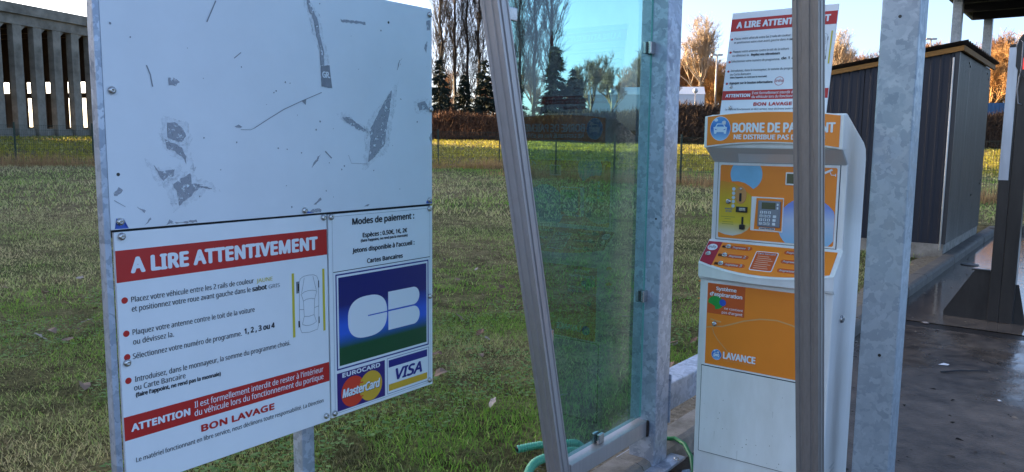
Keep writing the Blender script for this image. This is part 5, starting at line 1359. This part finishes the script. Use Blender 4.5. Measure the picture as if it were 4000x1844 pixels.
for (key, x, y, s, lab) in [
    ('thin', 9.5, 118, 1.0, 'thin bare sapling right of the spruces through the glass'), ('thin', 12.0, 122, 1.1, 'thin bare young tree through the glass left of the marquee'), ('grey', 16.0, 128, .62, 'bare grey tree in front of the marquee through the glass'),
    ('brown', 18.5, 158, .82, 'rounded brown tree behind the marquee through the glass'), ('grey', 21.0, 112, .55, 'small dark bare tree in front of the marquee near the post'), ('grey', 27.0, 160, 1.05, 'tall bare tree behind the marquee left of the first post'),
    ('pale', 35.5, 150, 1.62, 'tall pale bare tree above the white marquee'), ('gold', 38.5, 158, .98, 'dense golden tree behind the white marquee'), ('pale', 49.5, 122, 1.15, 'slim pale birch right of the small instruction sign'),
    ('gold', 63.0, 146, .92, 'bright golden tree above the shed roof'), ('grey', 67.0, 165, 1.2, 'tall bare grey tree behind the golden one'), ('brown', 83.0, 140, 1.15, 'large brown tree beyond the canopy posts'), ('gold', 77.0, 128, .95, 'golden bushy tree between the shed and the signal post'), ('pale', 92.0, 142, 1.3, 'pale tall tree at the right edge beyond the signal post')]:
    tree('bare_tree', key, x, y, s, lab)
# the wood behind reads as one mass
def woodland(name, keys, spots_, m, label):
    VV, FF, k = [], [], 0
    for i, (x, y, s) in enumerate(spots_):
        key = keys[i % len(keys)]; a = random.random() * 6.28; c, sn = math.cos(a), math.sin(a)
        for (V0, F0) in (PROTO[key][2], PROTO[key][3]):
            W_ = V0 * s; X = W_[:, 0] * c - W_[:, 1] * sn + x; Y = W_[:, 0] * sn + W_[:, 1] * c + y
            VV.append(np.stack([X, Y, W_[:, 2] + tz(x, y) - .2], -1)); FF.append(F0 + k); k += len(V0)
    o = np_mesh(name, np.concatenate(VV), np.concatenate(FF), m, None, None, 4); setp(o, label, 'woodland', None, 'stuff')
rw = random.Random(9)
woodland('woodland', ['gold', 'brown', 'brown'], [(26 + 3.1 * i + rw.uniform(-1.5, 1.5), 168 + rw.uniform(-6, 14), rw.uniform(.85, 1.2) + (.25 if i > 16 else 0)) for i in range(34)], TWIG_BROWN, 'brown winter wood stretching behind the shed and kiosk')
woodland('woodland', ['gold', 'brown'], [(38 + 2.5 * i + rw.uniform(-2, 2), 152 + rw.uniform(-6, 8), rw.uniform(.65, 1.05) + (.2 if i > 16 else 0)) for i in range(32)], TWIG_GOLD, 'golden undergrowth in front of the winter wood')
woodland('woodland', ['thin', 'grey'], [(-34 + 4.0 * i + rw.uniform(-2, 2), 150 + rw.uniform(-8, 8), rw.uniform(.5, .85)) for i in range(14)], TWIG_BROWN, 'low bare thicket behind the row of poplars')

# ------------------------------------------------------------------ marquees, lamps, container
def marquee(x, y, rz, L_, Wd, eave, ridge, label):
    z = tz(x, y); t = empty('marquee', (x, y, z), rz, label, 'tent')
    for s in (0, 1):
        yy = 0 if s == 0 else Wd
        n = max(1, int(L_ / 4))
        for i in range(n): pyd('side_panel', [(-L_ * i / n - .03, yy, 0), (-L_ * (i + 1) / n + .03, yy, 0), (-L_ * (i + 1) / n + .03, yy, eave), (-L_ * i / n - .03, yy, eave)], [(0, 1, 2, 3)], TENTSIDE, t)
    for xx in (0, -L_): pyd('gable', [(xx, 0, 0), (xx, Wd, 0), (xx, Wd, eave), (xx, Wd / 2, ridge), (xx, 0, eave)], [(0, 1, 2, 3, 4)], TENT, t)
    for (a, b) in ((-.12, Wd / 2), (Wd + .12, Wd / 2)): pyd('roof', [(.12, a, eave - .05), (-L_ - .12, a, eave - .05), (-L_ - .12, b, ridge + .03), (.12, b, ridge + .03)], [(0, 1, 2, 3)], TENT, t)
    n = max(1, int(L_ / 4))
    for i in range(n + 1): box('leg', -L_ * i / n - .05, -L_ * i / n + .05, -.04, -.005, 0, eave, LAMPPOLE, t)
    return t
marquee(33.3, 138, R(-8), 9.5, 5.5, 4.2, 5.6, 'white marquee with gable end right of the first shelter post')
marquee(23.2, 139.5, R(-8), 10.0, 5.5, 4.1, 5.5, 'white marquee seen through the teal glass')
def lamp(x, y, h, r_, head, label):
    z = tz(x, y); t = empty('street_lamp', (x, y, z), 0, label, 'street lamp')
    tube('pole', [(0, 0, 0), (0, 0, h)], [r_, r_ * .7], LAMPPOLE, t, 8)
    if head == 'globe':
        bm = bmesh.new(); bmesh.ops.create_icosphere(bm, subdivisions=2, radius=.32, matrix=Matrix.Translation((0, 0, h + .28))); from_bm('globe', bm, mat('globe_grey', (.42, .44, .48), .3), t, True)
    else:
        box('head', -.95, -.06, -.25, .25, h - .05, h + .22, LAMPPOLE, t, .03); box('head', .06, .95, -.25, .25, h - .05, h + .22, LAMPPOLE, t, .03)
lamp(21.8, 95, tz(21.8, 95) * 0 + 7.4 - tz(21.8, 95), .06, 'globe', 'low globe street lamp in front of the white marquee')
lamp(11.8, 95, 7.2 - tz(11.8, 95), .06, 'globe', 'low globe street lamp seen through the glass')
lamp(34.4, 135, 16.2 - tz(34.4, 135), .17, 'twin', 'tall floodlight mast left of the small instruction sign')
lamp(70.4, 135, 19.2 - tz(70.4, 135), .17, 'twin', 'floodlight mast just right of the wide galvanised post')
cb = empty('container', (57.0, 96, tz(57, 96)), R(-10), 'blue container beyond the fence between shed and signal post', 'container')
box('body', 0, 6, 0, 2.4, .1, 2.3, BLUEBOX, cb)
for i in range(14): box('rib', .15 + .42 * i, .32 + .42 * i, -.05, -.001, .15, 2.25, BLUEBOX, cb)
